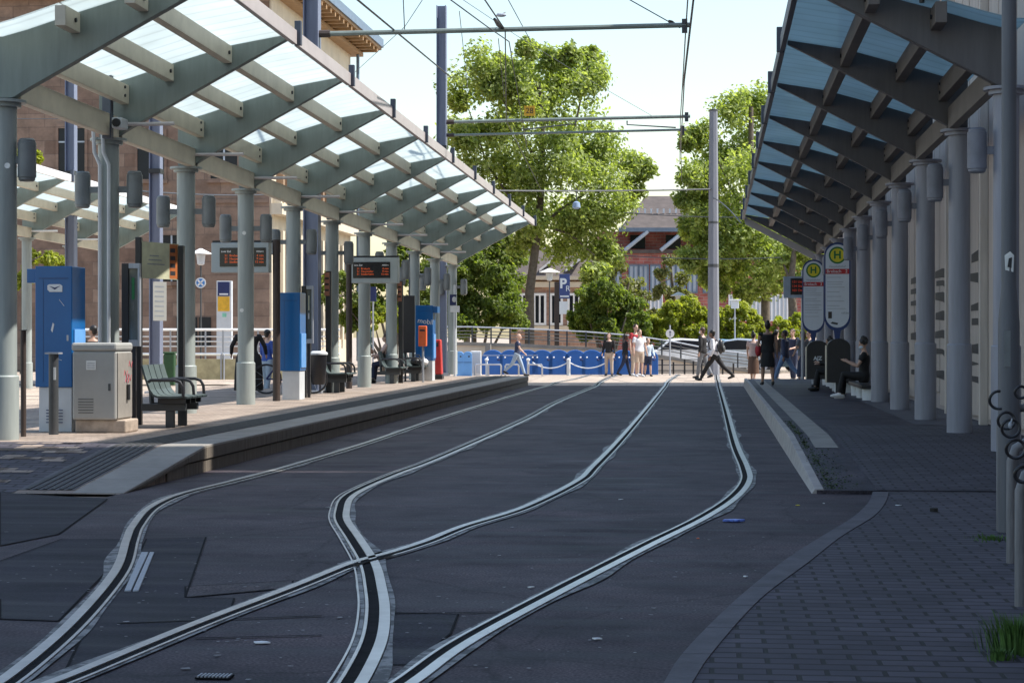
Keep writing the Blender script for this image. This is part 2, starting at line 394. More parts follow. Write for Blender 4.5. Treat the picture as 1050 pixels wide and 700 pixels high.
# ------------------------------------------------------------------ ground, road, platforms
def gz(Y): return 0.0 if Y < 61.5 else (0.05 if Y > 63.0 else 0.05 * (Y - 61.5) / 1.5)
XL, XR = -5.8, 1.03
struct(MB().poly([(-1500, -200, -0.03), (1500, -200, -0.03), (1500, 2500, -0.03), (-1500, 2500, -0.03)]).build('ground', PLAZA))
struct(MB().poly([(-30, 1, 0), (XR + 0.02, 1, 0), (6, 1, 0), (6, 19.6, 0), (XR + 0.02, 19.6, 0), (XR + 0.02, 61.5, 0), (XL - 0.02, 61.5, 0), (XL - 0.02, 18.3, 0), (-30, 18.3, 0)]).build('road', ASPH))
mb = MB(); mb.strip([(-40, y, gz(y) + 0.003) for y in (61.5, 62.2, 63, 68, 73, 79)], [(30, y, gz(y) + 0.003) for y in (61.5, 62.2, 63, 68, 73, 79)])
struct(mb.build('plaza_crossing', PLAZA))
# asphalt repairs
def patch(px, mat, z=0.004, name='road_patch'):
    pts = [G(x, y) + Vector((0, 0, z)) for x, y in px]; struct(MB().poly(pts).build(name, mat)); m = MB(); c = sum(pts, Vector()) / len(pts)
    for i in range(len(pts)):
        a, b_ = pts[i], pts[(i + 1) % len(pts)]; d = (b_ - a).normalized(); n_ = Vector((-d.y, d.x, 0)) * .0065; u_ = Vector((0, 0, .002 + .0002 * i)); m.poly([a - n_ + u_, b_ - n_ + u_, b_ + n_ + u_, a + n_ + u_])
    struct(m.build('road_joint', GROOVE))
patch([(64, 553), (127, 553), (118, 577), (96, 600), (60, 637), (0, 635), (0, 615), (-40, 612), (-40, 590)], ASPHD)
patch([(150, 553), (211, 551), (190, 613), (240, 614), (236, 628), (60, 703), (90, 640), (128, 600)], ASPHD)
patch([(391, 628), (470, 630), (462, 650), (440, 668), (430, 682), (392, 682)], ASPHD)
patch([(190, 602), (300, 596), (300, 603), (190, 613)], ASPHB, 0.005)
patch([(395, 683), (432, 683), (415, 703), (388, 703)], ASPHB, 0.005)
patch([(0, 505), (0, 560), (60, 548), (110, 512)], ASPHD, 0.005)
# asphalt joints
for a, b_ in (((120, 640), (330, 632)), ((300, 596), (360, 594)), ((395, 630), (520, 628)), ((200, 655), (330, 652)), ((300, 522), (345, 522))):
    A, B = G(*a), G(*b_); d = Vector((0, 0.012, 0))
    struct(MB().poly([A - d + Vector((0, 0, .007)), B - d + Vector((0, 0, .007)), B + d + Vector((0, 0, .007)), A + d + Vector((0, 0, .007))]).build('road_joint', GROOVE))

# left platform
PZ = 0.30
def lz(y):
    return PZ if y > 21.9 else max(0.0, PZ * (y - 18.7) / 3.2)
LY = [18.7, 19.2, 20, 20.8, 21.9, 30, 40, 50, 61.4]
mb = MB()
poly = [(XL - 0.01, y, 0.0) for y in (18.7, 61.4)]
top = [(XL, y, lz(y)) for y in LY]; topb = [(-12.4, y, lz(y)) for y in LY]
mb.strip(top, topb)
lo_ = [(XL, y, -0.02) for y in LY]; mb.strip([(XL - 0.004, y, min(lz(y), 0.13)) for y in LY], [(XL - 0.004, y, -0.02) for y in LY])
mb.add([(XL, 61.4, -0.02), (-12.4, 61.4, -0.02), (-12.4, 61.4, PZ), (XL, 61.4, PZ)], [(0, 1, 2, 3)])
mb.add([(-12.4, y, lz(y)) for y in LY] + [(-12.4, y, -0.03) for y in LY], [(i, i + len(LY), i + len(LY) + 1, i + 1) for i in range(len(LY) - 1)])
struct(mb.build('platform', PAVEL))
# kerb stones along its edge, standing 4 cm proud above a shadow joint, with stone joints
y = 18.75; mb = MB(); mbf = MB()
while y < 61.3:
    y2 = min(y + 1.5, 61.38) - 0.008
    if y < 21.9: y2 = min(y + 0.79, 21.9) - 0.006
    za, zb = lz(y), lz(y2)
    x0, x1 = XL + 0.03, XL - 0.50
    ba, bb = max(min(0.15, za - 0.05), -0.01), max(min(0.15, zb - 0.05), -0.01)
    mbf.add([(x0 + .004, y, ba), (x0 - .1, y, ba), (x0 - .1, y, za - .02), (x0 + .004, y, za - .02), (x0 + .004, y2, bb), (x0 - .1, y2, bb), (x0 - .1, y2, zb - .02), (x0 + .004, y2, zb - .02)], [(0, 1, 2, 3), (4, 7, 6, 5), (0, 4, 5, 1), (1, 5, 6, 2), (2, 6, 7, 3), (3, 7, 4, 0)])
    mb.add([(x0, y, ba), (x1, y, ba), (x1, y, za + .006), (x0, y, za + .006), (x0, y2, bb), (x1, y2, bb), (x1, y2, zb + .006), (x0, y2, zb + .006)],
           [(0, 1, 2, 3), (4, 7, 6, 5), (0, 4, 5, 1), (1, 5, 6, 2), (2, 6, 7, 3), (3, 7, 4, 0)])
    if zb > 0.16:
        mbf.b2(XL + 0.018, XL - 0.1, y, y2, -0.02, min(0.135, zb - 0.03))
    y = y2 + 0.008 if y2 + 0.05 < 61.3 else 99
struct(mb.build('kerb', CONCL, bevel=0.012)); struct(mbf.build('kerb_face', pm('shaded_concrete', (.14, .118, .094), .85, 0, .35, 2.2, bump=.3, streak=True), bevel=.006))  # face is light concrete, its colour darkened for the shade on it
# ribbed tactile strip
mb = MB()
for i in range(6):
    x0 = XL - 0.56 - i * 0.085
    YY = [18.9] + LY[1:]
    mb.add([(x0, y_, lz(y_) + 0.012) for y_ in YY] + [(x0 - 0.05, y_, lz(y_) + 0.012) for y_ in YY], [(j, len(YY) + j, len(YY) + j + 1, j + 1) for j in range(len(YY) - 1)])
    mb.add([(x0, y_, lz(y_) + 0.012) for y_ in YY] + [(x0, y_, lz(y_) - 0.01) for y_ in YY], [(j, len(YY) + j, len(YY) + j + 1, j + 1) for j in range(len(YY) - 1)])
struct(mb.build('tactile_strip', TACT))
YY = [18.9] + LY[1:]
struct(MB().strip([(XL - 0.53, y_, lz(y_) + 0.004) for y_ in YY], [(XL - 1.1, y_, lz(y_) + 0.004) for y_ in YY]).build('tactile_base', KERBD))
# grey paving of the ramped platform head, with some pale blocks
mb = MB(); YH = [18.7, 19.2, 20, 20.8, 21.9, 22.4]
mb.strip([(XL - 1.1, y_, lz(y_) + 0.004) for y_ in YH], [(-12.3, y_, lz(y_) + 0.004) for y_ in YH]); struct(mb.build('platform_ramp', PAVER))
mb = MB()
for k in range(34):
    yy = 19.0 + rnd.random() * 3.2; xx = XL - 1.15 - abs(rnd.gauss(0, 0.6)); yy = 19 + round((yy - 19) / 0.15) * 0.15
    a, b_ = lz(yy) + 0.009, lz(yy + 0.14) + 0.009; wd = rnd.choice((0.25, 0.5))
    mb.add([(xx, yy, a), (xx - wd, yy, a), (xx - wd, yy + .14, b_), (xx, yy + .14, b_)], [(0, 1, 2, 3)])
struct(mb.build('pale_pavers', PAVEL))

# right platform and pavement
RZ = 0.23
def rz_(y): return RZ if y > 26.5 else 0.036 + (RZ - 0.036) * (y - 19.45) / 7.05
RY = [19.45, 22, 26.5, 40, 61.4]
mb = MB(); mb.strip([(XR, y, rz_(y)) for y in RY], [(6, y, rz_(y)) for y in RY])
mb.add([(XR, y, rz_(y)) for y in RY] + [(XR, y, -0.02) for y in RY], [(i, i + 5, i + 6, i + 1) for i in range(4)])
mb.add([(XR, 19.45, 0.036), (6, 19.45, 0.036), (6, 19.45, -0.02), (XR, 19.45, -0.02)], [(0, 1, 2, 3)])
mb.add([(XR, 61.4, RZ), (6, 61.4, RZ), (6, 61.4, -0.02), (XR, 61.4, -0.02)], [(0, 1, 2, 3)])
struct(mb.build('platform', ASPHR))
mb = MB(); y = 19.47
while y < 61.2:
    y2 = min(y + 1.0, 61.39) - 0.01
    za, zb = rz_(y) + 0.012, rz_(y2) + 0.012; x0, x1 = XR - 0.055, XR + 0.07; xt = XR - 0.02
    mb.add([(x0, y, -.01), (x1, y, -.01), (x1, y, za), (xt, y, za), (x0, y2, -.01), (x1, y2, -.01), (x1, y2, zb), (xt, y2, zb)],
           [(0, 1, 2, 3), (4, 7, 6, 5), (0, 4, 5, 1), (1, 5, 6, 2), (2, 6, 7, 3), (3, 7, 4, 0)])
    y = y2 + 0.01
struct(mb.build('kerb', KERBS, bevel=0.008))
YS = [24.4, 26.5, 40, 61.3]
struct(MB().strip([(1.27, y, rz_(y) + 0.005) for y in YS], [(1.56, y, rz_(y) + 0.005) for y in YS]).build('guidance_strip', CONCL))
YS = [19.47, 22, 26.5, 29.5]
struct(MB().strip([(1.62, y, rz_(y) + 0.004) for y in YS], [(4.1, y, rz_(y) + 0.004) for y in YS]).build('platform_pavers', PAVER))
YS = [29.6, 40, 61.3]
struct(MB().strip([(3.02, y, rz_(y) + 0.004) for y in YS], [(4.3, y, rz_(y) + 0.004) for y in YS]).build('wall_strip', KERBD))
# lower brick pavement with its flush curved kerb
KO = catmull([G(x, y, 0.03) for x, y in ((672, 716), (683, 697), (697, 674), (728.6, 640), (765.7, 605.7), (805.7, 574), (843, 550), (874, 531), (890, 516), (895, 504.5))], 0.2)
KI = catmull([G(x, y, 0.03) for x, y in ((700, 716), (711, 698.6), (731, 668.6), (780, 614), (828.6, 577), (863, 550), (897, 528.6), (908.6, 514), (911, 504.5))], 0.2)
def resamp(pts, n):
    L = [0]
    for i in range(1, len(pts)): L.append(L[-1] + (pts[i] - pts[i - 1]).length)
    o = []
    for k in range(n):
        t = L[-1] * k / (n - 1); i = 0
        while i < len(L) - 2 and L[i + 1] < t: i += 1
        o.append(pts[i].lerp(pts[i + 1], (t - L[i]) / max(1e-6, L[i + 1] - L[i])))
    return o
KO, KI = resamp(KO, 40), resamp(KI, 40)
mb = MB(); mb.strip(KI, [Vector((6.0, 5.0 + (p.y - KI[0].y) / (KI[-1].y - KI[0].y) * 14.44, 0.03)) for p in KI])
mb.poly([KI[0], (KI[0].x, 3, .03), (6, 3, .03), (6, 5.0, .03)])
mb.poly([KI[-1], (6, 19.44, 0.03), (6, 19.46, 0.03), (KI[-1].x, 19.46, 0.03)])
struct(mb.build('pavement', PAVER))
mb = MB()
for i in range(0, 39):
    a, b_, c, d = KO[i], KO[i + 1], KI[i + 1], KI[i]
    if i % 3 == 0:
        b_ = a.lerp(b_, .96); c = d.lerp(c, .96)
    up = Vector((0, 0, .006)); dn = Vector((0, 0, -.035))
    mb.add([a + up, b_ + up, c + up, d + up, a + dn, b_ + dn, c + dn, d + dn], [(0, 1, 2, 3), (0, 4, 5, 1), (2, 6, 7, 3), (1, 5, 6, 2), (3, 7, 4, 0)])
struct(mb.build('kerb', KERBD))

# ------------------------------------------------------------------ tram rails
def rail(px, inner, label, gw=0.05, tail=None):
    pts = [G(x, y) for x, y in px]
    if tail: pts += [Vector(t) for t in tail]
    C_ = resamp(catmull(pts, 0.15), 420)
    N = []
    for i, p in enumerate(C_):
        t = (C_[min(i + 1, len(C_) - 1)] - C_[max(i - 1, 0)]); t.z = 0; t.normalize()
        N.append(Vector((t.y, -t.x, 0)) * inner)          # towards the groove
    def off(d, z): return [Vector((p.x + n_.x * d, p.y + n_.y * d, gz(p.y) + z)) for p, n_ in zip(C_, N)]
    root = thing('tram_rail', label, 'rail')
    h = MB(); A, B = off(-0.060, 0.016), off(0.0, 0.016)
    h.strip(A, B); h.strip(off(-0.060, 0.0), A); h.strip(B, off(0.0, 0.0)); h.build('rail_head', RAILST, root)
    g = MB(); g.strip(off(0.0, 0.009), off(gw, 0.009)); g.build('flange_groove', GROOVE, root)
    k = MB(); A, B = off(gw, 0.014), off(gw + 0.018, 0.014); k.strip(A, B); k.strip(off(gw, 0.0), A); k.strip(B, off(gw + .018, 0)); k.build('guard_lip', RAILST, root)
    m = MB(); rr = random.Random(len(label))
    def jit(d, z, amp):
        L = off(d, z); o = []
        ph = rr.random() * 9
        for i, (p, n_) in enumerate(zip(L, N)):
            a = amp * (0.5 + 0.5 * math.sin(i * 0.31 + ph) * math.sin(i * 0.083 + 2 * ph)) ** 2 + amp * 0.05 * rr.random()
            o.append(p + n_ * (a if d > 0 else -a))
        return o
    m.strip(off(-0.064, 0.0085), jit(-0.078, 0.0085, 0.06)); m.strip(off(gw + .022, 0.0085), jit(gw + .034, 0.0085, 0.04))
    m.build('mortar_seam', SEAL, root)
    if gw > .06:
        k2 = MB(); k2.strip(off(gw + .05, 0.012), off(gw + .062, 0.012)); k2.build('check_rail', RAILST, root)
    return C_
L1 = [(-30, 722), (12.6, 697), (78.5, 640), (122.5, 587), (133.5, 555), (140, 540), (157, 521), (188.5, 507), (240, 494), (300, 478), (382.6, 452.7), (455.5, 427.7), (540, 401.7), (569.5, 394)]
L2 = [(353, 716), (367, 697), (385, 659), (389, 628), (386.5, 605), (380, 579), (364.6, 553.4), (352.5, 535), (352, 524), (357, 511.5), (374, 501), (409, 486), (455.5, 468), (540, 430), (573, 412), (611, 396)]
R1 = [(30, 712), (72, 697), (200, 643.5), (303, 603.6), (364.6, 578.5), (400, 569), (440, 556), (477, 541), (540, 521), (594, 494), (610, 479), (635, 453), (661, 422.4), (684, 394)]
R2 = [(396, 716), (423, 697.5), (477, 659), (564.6, 611.3), (664, 560), (720, 532), (752, 511), (765.5, 494), (764, 480), (753.5, 454.6), (744.5, 421), (736.8, 394)]
rail(L1, 1, 'shiny left rail of the left track, curving past the ramped end of the platform', tail=[at(590, 69), at(606, 77)])
rail(L2, -1, 'right rail of the left track with a wide groove, crossed by another rail', 0.062, tail=[at(622, 69), at(634, 77)])
rail(R1, 1, 'left rail of the right track, crossing the other track in the foreground', tail=[at(689, 69), at(696, 77)])
rail(R2, -1, 'right rail of the right track, bending sharply beside the blue litter', 0.055, tail=[at(735.5, 69), at(735, 77)])
# frog: the groove of one track cut through the head of the other
A, B = G(352, 583.5), G(398, 570.5); n_ = (B - A).normalized(); s_ = Vector((n_.y, -n_.x, 0))
cg = MB().poly([A + s_ * 0.005 + Vector((0, 0, .0195)), B + s_ * 0.005 + Vector((0, 0, .0195)), B + s_ * 0.05 + Vector((0, 0, .0195)), A + s_ * 0.05 + Vector((0, 0, .0195))]).build('crossing_groove', GROOVE)
tag(cg, 'dark groove cut through the rail head where the two tracks cross', 'groove')
for q, lab in (([(152, 567.5), (145, 567.5), (127.5, 607), (134, 607)], 'long grey steel plate set in the asphalt tight against the curving left rail'), ([(158, 567.5), (153.5, 567.5), (136, 607), (142, 607)], 'grey steel plate further from the curving rail, with a seam across it')):
    a = [G(x, y) for x, y in q]
    tag(MB().prism([p + Vector((0, 0, 0.002)) for p in a], (0, 0, 0.012)).build('steel_plate', GALV, bevel=0.003), lab, 'plate')
dr = thing('drain_grate', 'small slotted drain grate in the asphalt between the rails', 'drain', G(220, 695) + Vector((0, 0, 0.004)))
MB().box((0, 0, 0.003), (0.16, 0.10, 0.006)).build('frame', GROOVE, dr)
mb = MB()
for i in range(9): mb.box((-0.068 + i * 0.017, 0, 0.009), (0.008, 0.085, 0.006))
mb.build('bars', GALV, dr)

# ------------------------------------------------------------------ canopies
def canopy(label, X, Y0, nb, d, zt0, dz, sgn, L, H, base, sleeve, beamM, colM, purM, glM, gutM, lampM, lamps, skip_cols=()):
    root = thing('platform_canopy', label, 'canopy', (X, Y0, 0))
    top = [(0, .54), (.12, .60), (.35, .74), (.67, .92), (1, 1.03)]
    bot = [(0, .0), (.05, .0), (.13, .09), (.30, .265), (.49, .465), (.75, .735), (1, .99)]
    def topz(t):
        for i in range(len(top) - 1):
            if t <= top[i + 1][0]:
                a, b_ = top[i], top[i + 1]; return (a[1] + (b_[1] - a[1]) * (t - a[0]) / (b_[0] - a[0])) * H
        return top[-1][1] * H
    zt = lambda n: zt0 - dz * n
    # beams
    bm0 = MB(); prof = [(-.045, 0.0)] + bot + top[::-1] + [(-.045, .54)]
    bm0.prism([(sgn * t * L, -0.07, z * H) for t, z in prof], (0, 0.14, 0))
    me0 = None
    for n in range(nb):
        o = bm0.build('beam', beamM, root, bevel=0.008) if n == 0 else copy_tree(o0, root)
        if n == 0: o0 = o
        o.location = (0, n * d, zt(n) + 0.03)
    # columns
    c0 = None
    for n in range(nb):
        if n in skip_cols: continue
        hh = zt(n) - base
        c = MB().tube([(0, 0, 0), (0, 0, hh - 0.05)], 0.148, 24).build('column', colM, root, smooth=True)
        c.location = (0, n * d, base)
        if c0 is None:
            s1 = MB().tube([(0, 0, 0), (0, 0, sleeve - .015), (0, 0, sleeve)], [0.172, 0.172, 0.158], 24).build('sleeve', colM, c, smooth=True)
            s2 = MB().tube([(0, 0, -.08), (0, 0, -.03)], 0.2, 24).tube([(0, 0, -.03), (0, 0, .005)], 0.26, 24).build('capital', colM, c, smooth=True)
            c0 = (s1, s2)
        else:
            s1, s2 = [copy_tree(q, c) for q in c0]
        s2.location = (0, 0, hh)
    # lamps on short arms
    l0 = None
    for n in range(nb):
        if n in skip_cols: continue
        for k in lamps:
            if l0 is None:
                lm = MB().tube([(0, 0, -.26), (0, 0, -.24), (0, 0, -.215), (0, 0, -.21), (0, 0, .21), (0, 0, .215), (0, 0, .24), (0, 0, .26)], [.08, .1, .1, .112, .112, .1, .1, .08], 20).build('lamp', lampM, root, smooth=True)
                ar = MB().box((-0.16, 0, 0), (0.24, 0.05, 0.09)).build('lamp_arm', lampM, lm); l0 = lm
            else: lm = copy_tree(l0, root)
            lm.location = (k * ((0.38 if n else 0.28) if k > 0 or len(lamps) > 1 else 0.33), n * d, zt(n) - 0.72)
            lm.rotation_euler = (0, 0, 0 if k > 0 else math.pi)
    # purlins, glass, gutter
    tl = [0.04, 0.345, 0.665, 1.018]
    for n in range(-1, nb - 1):
        ya = -0.62 if n < 0 else n * d + 0.072
        yb = (n + 1) * d - 0.072
        za = zt(n) + 0.03 if n >= 0 else zt(0) + 0.03 + dz * 0.15
        zb = zt(n + 1) + 0.03
        def bar(t, w_, h_, dzz, name, mat, bev=0.006):
            x = sgn * t * L; z = topz(t) + dzz
            m = MB(); m.add([(x - w_ / 2, ya, za + z - h_), (x + w_ / 2, ya, za + z - h_), (x + w_ / 2, ya, za + z), (x - w_ / 2, ya, za + z),
                             (x - w_ / 2, yb, zb + z - h_), (x + w_ / 2, yb, zb + z - h_), (x + w_ / 2, yb, zb + z), (x - w_ / 2, yb, zb + z)],
                            [(0, 1, 2, 3), (4, 7, 6, 5), (0, 4, 5, 1), (1, 5, 6, 2), (2, 6, 7, 3), (3, 7, 4, 0)])
            return m.build(name, mat, root, bevel=bev)
        for t in tl[1:3]:
            p = bar(t, 0.13, 0.24, -0.004, 'purlin', purM)
            m = MB()
            x = sgn * (t * L + 0.067); 
            m.tube([(x, yb - .2, zb + topz(t) - .12), (x + sgn * .02, yb - .2, zb + topz(t) - .12)], 0.028, 8)
            m.build('bolt', BLACK, p)
        if n >= 0:
            for zq, hh2, t2 in ((-0.02, 0.27, 0.10), (-H * .54 + 0.27, 0.30, 0.045)):
                p = bar(t2, 0.12, hh2, zq - (topz(t2) - topz(0)), 'edge_beam', purM)
                if hh2 > .25:
                    x = sgn * (t2 * L + 0.062)
                    for q in (.07, .19): MB().tube([(x, yb - .22, zb + topz(0) - q), (x + sgn * .018, yb - .22, zb + topz(0) - q)], 0.022, 8).build('bolt', BLACK, p)
            if sgn > 0 and n > 0: m = MB().tube([(sgn * 0.1, n * d - .085, zt(n) + .2), (sgn * 0.98, n * d - .085, zt(n) + .2)], 0.028, 8).build('tie_rod', gutM, root)
        bar(1.03, 0.07, 0.20, 0.05, 'gutter', gutM)
        if n >= 0 or True:
            yy = yb + 0.07; m = MB().box((sgn * L * 1.045, yy, zb + topz(1) + 0.02), (0.09, 0.10, 0.34)).build('gutter_bracket', BRACK, root, bevel=0.005)
        ye = yb + 0.05; ys = ya - 0.05 if n >= 0 else ya
        for i in range(3):
            a, b_ = tl[i] + 0.004, tl[i + 1] - 0.004
            if i == 0: a = -0.06
            sub = [a] + [q for q, _ in top if a < q < b_] + [b_]
            m = MB()
            A = [(sgn * t * L, ys, za + topz(max(t, 0)) + 0.012) for t in sub]; B = [(sgn * t * L, ye, zb + topz(max(t, 0)) + 0.012) for t in sub]
            m.strip(A, B); g = m.build('glass_pane', glM, root)
            md = g.modifiers.new('thickness', 'SOLIDIFY'); md.thickness = 0.016; md.offset = 1
    if sgn < 0:
        m = MB(); q = [(t, z - .20) for t, z in bot] + [(1.02, 1.0)] + [(t, z - .01) for t, z in bot[::-1]]
        m.prism([(sgn * t * L, (nb - 1) * d + .12, zt(nb - 1) + .03 + z * H) for t, z in q], (0, .08, 0)); m.build('lit_end_strip', GUTTER, root)  # pale strip added for the lit look of the last beam
    return root

canL = canopy('long grey green canopy over the left platform, roofed in bright frosted glass', -8.55, 22.95, 11, 4.11, 4.41, 0.05, 1, 2.63, 1.37, PZ, 0.78,
              STEEL, COLM, CREAM, GLASSL, GUTTER, LAMPG, (-1, 1))
for (px_, py_, zc_) in ((250.5, 239, 34.9), (248, 318, 34.9), (8, 170, 23.4)):
    q = P(px_, py_, zc_) - canL.location; MB().tube([q, q - Vector((0, .02, 0))], .035, 10).build('sticker', STICKER, canL)
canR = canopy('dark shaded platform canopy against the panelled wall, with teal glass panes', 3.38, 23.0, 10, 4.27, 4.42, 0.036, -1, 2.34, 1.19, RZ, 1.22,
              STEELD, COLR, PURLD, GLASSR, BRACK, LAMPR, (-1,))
canF = canopy('smaller looking canopy in the left background, beyond the blue ticket machine', -20.4, 40.6, 7, 4.0, 4.72, 0.055, 1, 2.63, 1.36, 0.0, 0.78,
              STEEL, COLM, CREAM, GLASSL, WHITE, LAMPG, ())
# extra fittings on the second left column: conduits, post and camera
mb = MB(); 
for dx in (-0.07, 0.06):
    mb.tube([(dx, 4.11 - .185, PZ), (dx, 4.11 - .185, 3.98), (dx - .06, 4.11 - .24, 4.15), (dx - .06, 4.11 - .3, 4.5)], 0.028, 8)
mb.build('conduit', PALE, canL, smooth=True)
MB().box((0.13, 4.11 - .45, 4.97), (0.13, 0.13, 1.30)).build('post', BRACK, canL, bevel=0.01)
m = MB().box((0.32, 4.11 - .5, 4.52), (0.15, 0.3, 0.15)).build('security_camera', PALE, canL, bevel=0.02)
MB().tube([(0.32, 4.11 - .65, 4.52), (0.32, 4.11 - .68, 4.52)], 0.06, 12).build('lens', BLACK, m)
m = MB().box((-1.0, -0.4, 5.62), (0.14, 0.3, 0.16)).build('security_camera', LAMPR, canR, bevel=0.02)
MB().tube([(-1.0, -0.4, 5.5), (-1.0, -0.4, 5.35)], 0.03, 8).build('stem', BLACK, m)

# ------------------------------------------------------------------ buildings
# right: panelled building whose wall runs along the platform
WX = 4.15
rb = thing('panelled_building', 'tall building with vertical beige panels behind the right platform columns', 'building', (WX, 24, 0))
mb = MB()
blocks = [(-45, 22.86, 40), (22.86, 23.30, 11.8), (23.30, 42.9, 17.7), (42.9, 43.25, 14.2), (43.25, 64.0, 17.7)]  # unseen tall near block and roof gaps shaped to cast shade and sun patches
for a, b_, h in blocks: mb.b2(0, 9, a - 24, b_ - 24, 0, h)
mb.build('wall', WALLP2, rb)
mb = MB(); y = 24.4
while y < 63.6:
    wd = rnd.choice((0.75, 0.95, 1.15)); mb.b2(-0.06, 0.0, y - 24, y + wd - 24, 0.55 if rnd.random() < .25 else 0.32, 17.2); y += wd + rnd.choice((0.1, 0.14))
mb.build('panel', WALLP, rb, bevel=0.008)
y = 25.3
while y < 63: MB().b2(-0.18, -0.061, y - 24, y + .16 - 24, 0.232, 12).build('pilaster', pm('pilaster_paint', (.55, .49, .44), .7, 0, .12, 2, streak=True), rb, bevel=0.006); y += 4.3
mb = MB(); mb.b2(-0.3, -0.001, 23.4 - 24, 63.9 - 24, 17.21, 17.65); mb.build('cornice', WALLP2, rb)
rg = random.Random(3)
for yy, w2 in ((29.9, 1.6), (34.2, 2.2), (38.5, 2.4), (47.1, 2.4)):
    z = 0.75; 
    while z < 2.75:
        hgt = rg.uniform(.10, .20); a = rg.uniform(.02, .16); y0, y1 = yy - 24 + rg.uniform(-.06, .08), yy - 24 + w2 + rg.uniform(-.1, .1)
        q = MB().prism([(-0.066, y0, z), (-0.066, (y0 + y1) / 2, z + a * rg.uniform(.3, 1.2)), (-0.066, y1, z + a), (-0.066, y1, z + a + hgt * .7), (-0.066, (y0 + y1) / 2, z + a * .6 + hgt), (-0.066, y0, z + hgt)], (0.004, 0, 0))
        q.build('graffiti', INK, rb); z += hgt + rg.uniform(.07, .24)

# left: red sandstone hall with a sunlit side
cx, cy = -20.0, 87.0
hb = thing('sandstone_hall', 'big red sandstone building with a sunlit cream side and a projecting wooden eave', 'building', (cx, cy, 0))
WT = 17.2
xat = lambda px: 86.95 * ((px - 525) / F * cT - sT) / (cT + (px - 525) / F * sT) - cx
wins = [(xat(60), zy(175, 88), zy(128, 88), 1.25), (xat(141), zy(182, 88), zy(135, 88), 1.25), (xat(166), zy(288, 88), zy(240, 88), 0.9), (xat(-12), zy(46, 88), zy(18, 88), 1.3), (xat(216), zy(182, 88), zy(135, 88), 1.25)]
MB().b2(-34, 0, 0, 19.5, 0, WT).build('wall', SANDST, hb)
mb = MB(); mb.b2(-34.1, 0.1, -0.12, -0.002, 0, 1.1); mb.b2(-34.1, 0.02, -0.07, -0.003, zy(207, 88), zy(207, 88) + .16); mb.build('plinth', SANDST, hb)
for x, z0, z1, wd in wins:
    f = MB()
    f.b2(x - .12, x + wd + .12, -.10, -.002, z1, z1 + .22); f.b2(x - .16, x + wd + .16, -.16, -.002, z0 - .18, z0)
    f.b2(x - .12, x, -.10, -.003, z0, z1); f.b2(x + wd, x + wd + .12, -.10, -.003, z0, z1)
    wf = f.build('window', SANDST, hb)
    MB().b2(x, x + wd, -.03, -.004, z0, z1).build('pane', WINDK, wf)
    g = MB(); g.b2(x + wd / 2 - .04, x + wd / 2 + .04, -.05, -.031, z0, z1); g.b2(x, x + wd, -.05, -.0311, z0 + (z1 - z0) * .68, z0 + (z1 - z0) * .68 + .07); g.build('glazing_bar', WINBL, wf)
for px in (181, 190, 204):
    x = xat(px)
    d_ = MB().b2(x, x + 0.55, -.05, -.003, 0, zy(325, 88)).build('door', WINDK, hb)
# sunlit side, facing +X
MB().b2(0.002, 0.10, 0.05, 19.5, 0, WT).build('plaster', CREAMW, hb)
k = 0; y = 1.0
while y < 18.6:
    for z0, z1 in ((1.6, 6.2), (8.4, 14.3)):
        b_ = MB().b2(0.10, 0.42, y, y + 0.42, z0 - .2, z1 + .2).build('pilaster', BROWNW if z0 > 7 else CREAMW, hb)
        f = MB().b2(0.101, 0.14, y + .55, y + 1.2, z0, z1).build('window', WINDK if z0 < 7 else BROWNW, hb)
    y += 1.32
mb = MB(); mb.b2(0.101, 0.6, 0, 19.6, 7.1, 7.6); mb.b2(0.101, 0.45, 0, 19.6, 14.7, 15.2)
y = 0.2
while y < 19.4: mb.b2(0.101, 0.5, y, y + .3, 7.601, 8.15); y += 0.66
mb.build('string_course', CREAMW, hb)
mb = MB(); mb.b2(-34.5, 1.7, -1.5, 21.0, WT + .5, WT + .95); mb.build('eave', SLATE, hb)
mb = MB(); mb.b2(-34.4, 1.6, -1.4, 20.9, WT + .35, WT + .499)
y = -1.2
while y < 20.6: mb.b2(0.1, 1.55, y, y + .25, WT + .1, WT + .349); y += 1.1
mb.build('soffit', WOODS, hb)
mb = MB(); mb.b2(-34.2, 0.7, -0.6, 20.2, WT - .1, WT + .0995); mb.build('cornice', WOODS, hb)
mb = MB(); mb.prism([(-34.5, -1.5, WT + .951), (1.7, -1.5, WT + .951), (-8, 8, WT + 5), (-28, 8, WT + 5)], (0, 0.01, 0)); 
mb = MB(); b4 = [(-34.5, -1.5, WT + .96), (1.7, -1.5, WT + .96), (1.7, 21, WT + .96), (-34.5, 21, WT + .96)]; t4 = [(-26, 7, WT + 5), (-7, 7, WT + 5), (-7, 13, WT + 5), (-26, 13, WT + 5)]
mb.add(b4 + t4, [(0, 1, 5, 4), (1, 2, 6, 5), (2, 3, 7, 6), (3, 0, 4, 7), (4, 5, 6, 7), (3, 2, 1, 0)]); mb.build('roof', ROOFB, hb)
MB().tube([(0.55, 19.3, 0.2), (0.55, 19.3, WT)], 0.09, 10).build('downpipe', SLATE, hb, smooth=True)

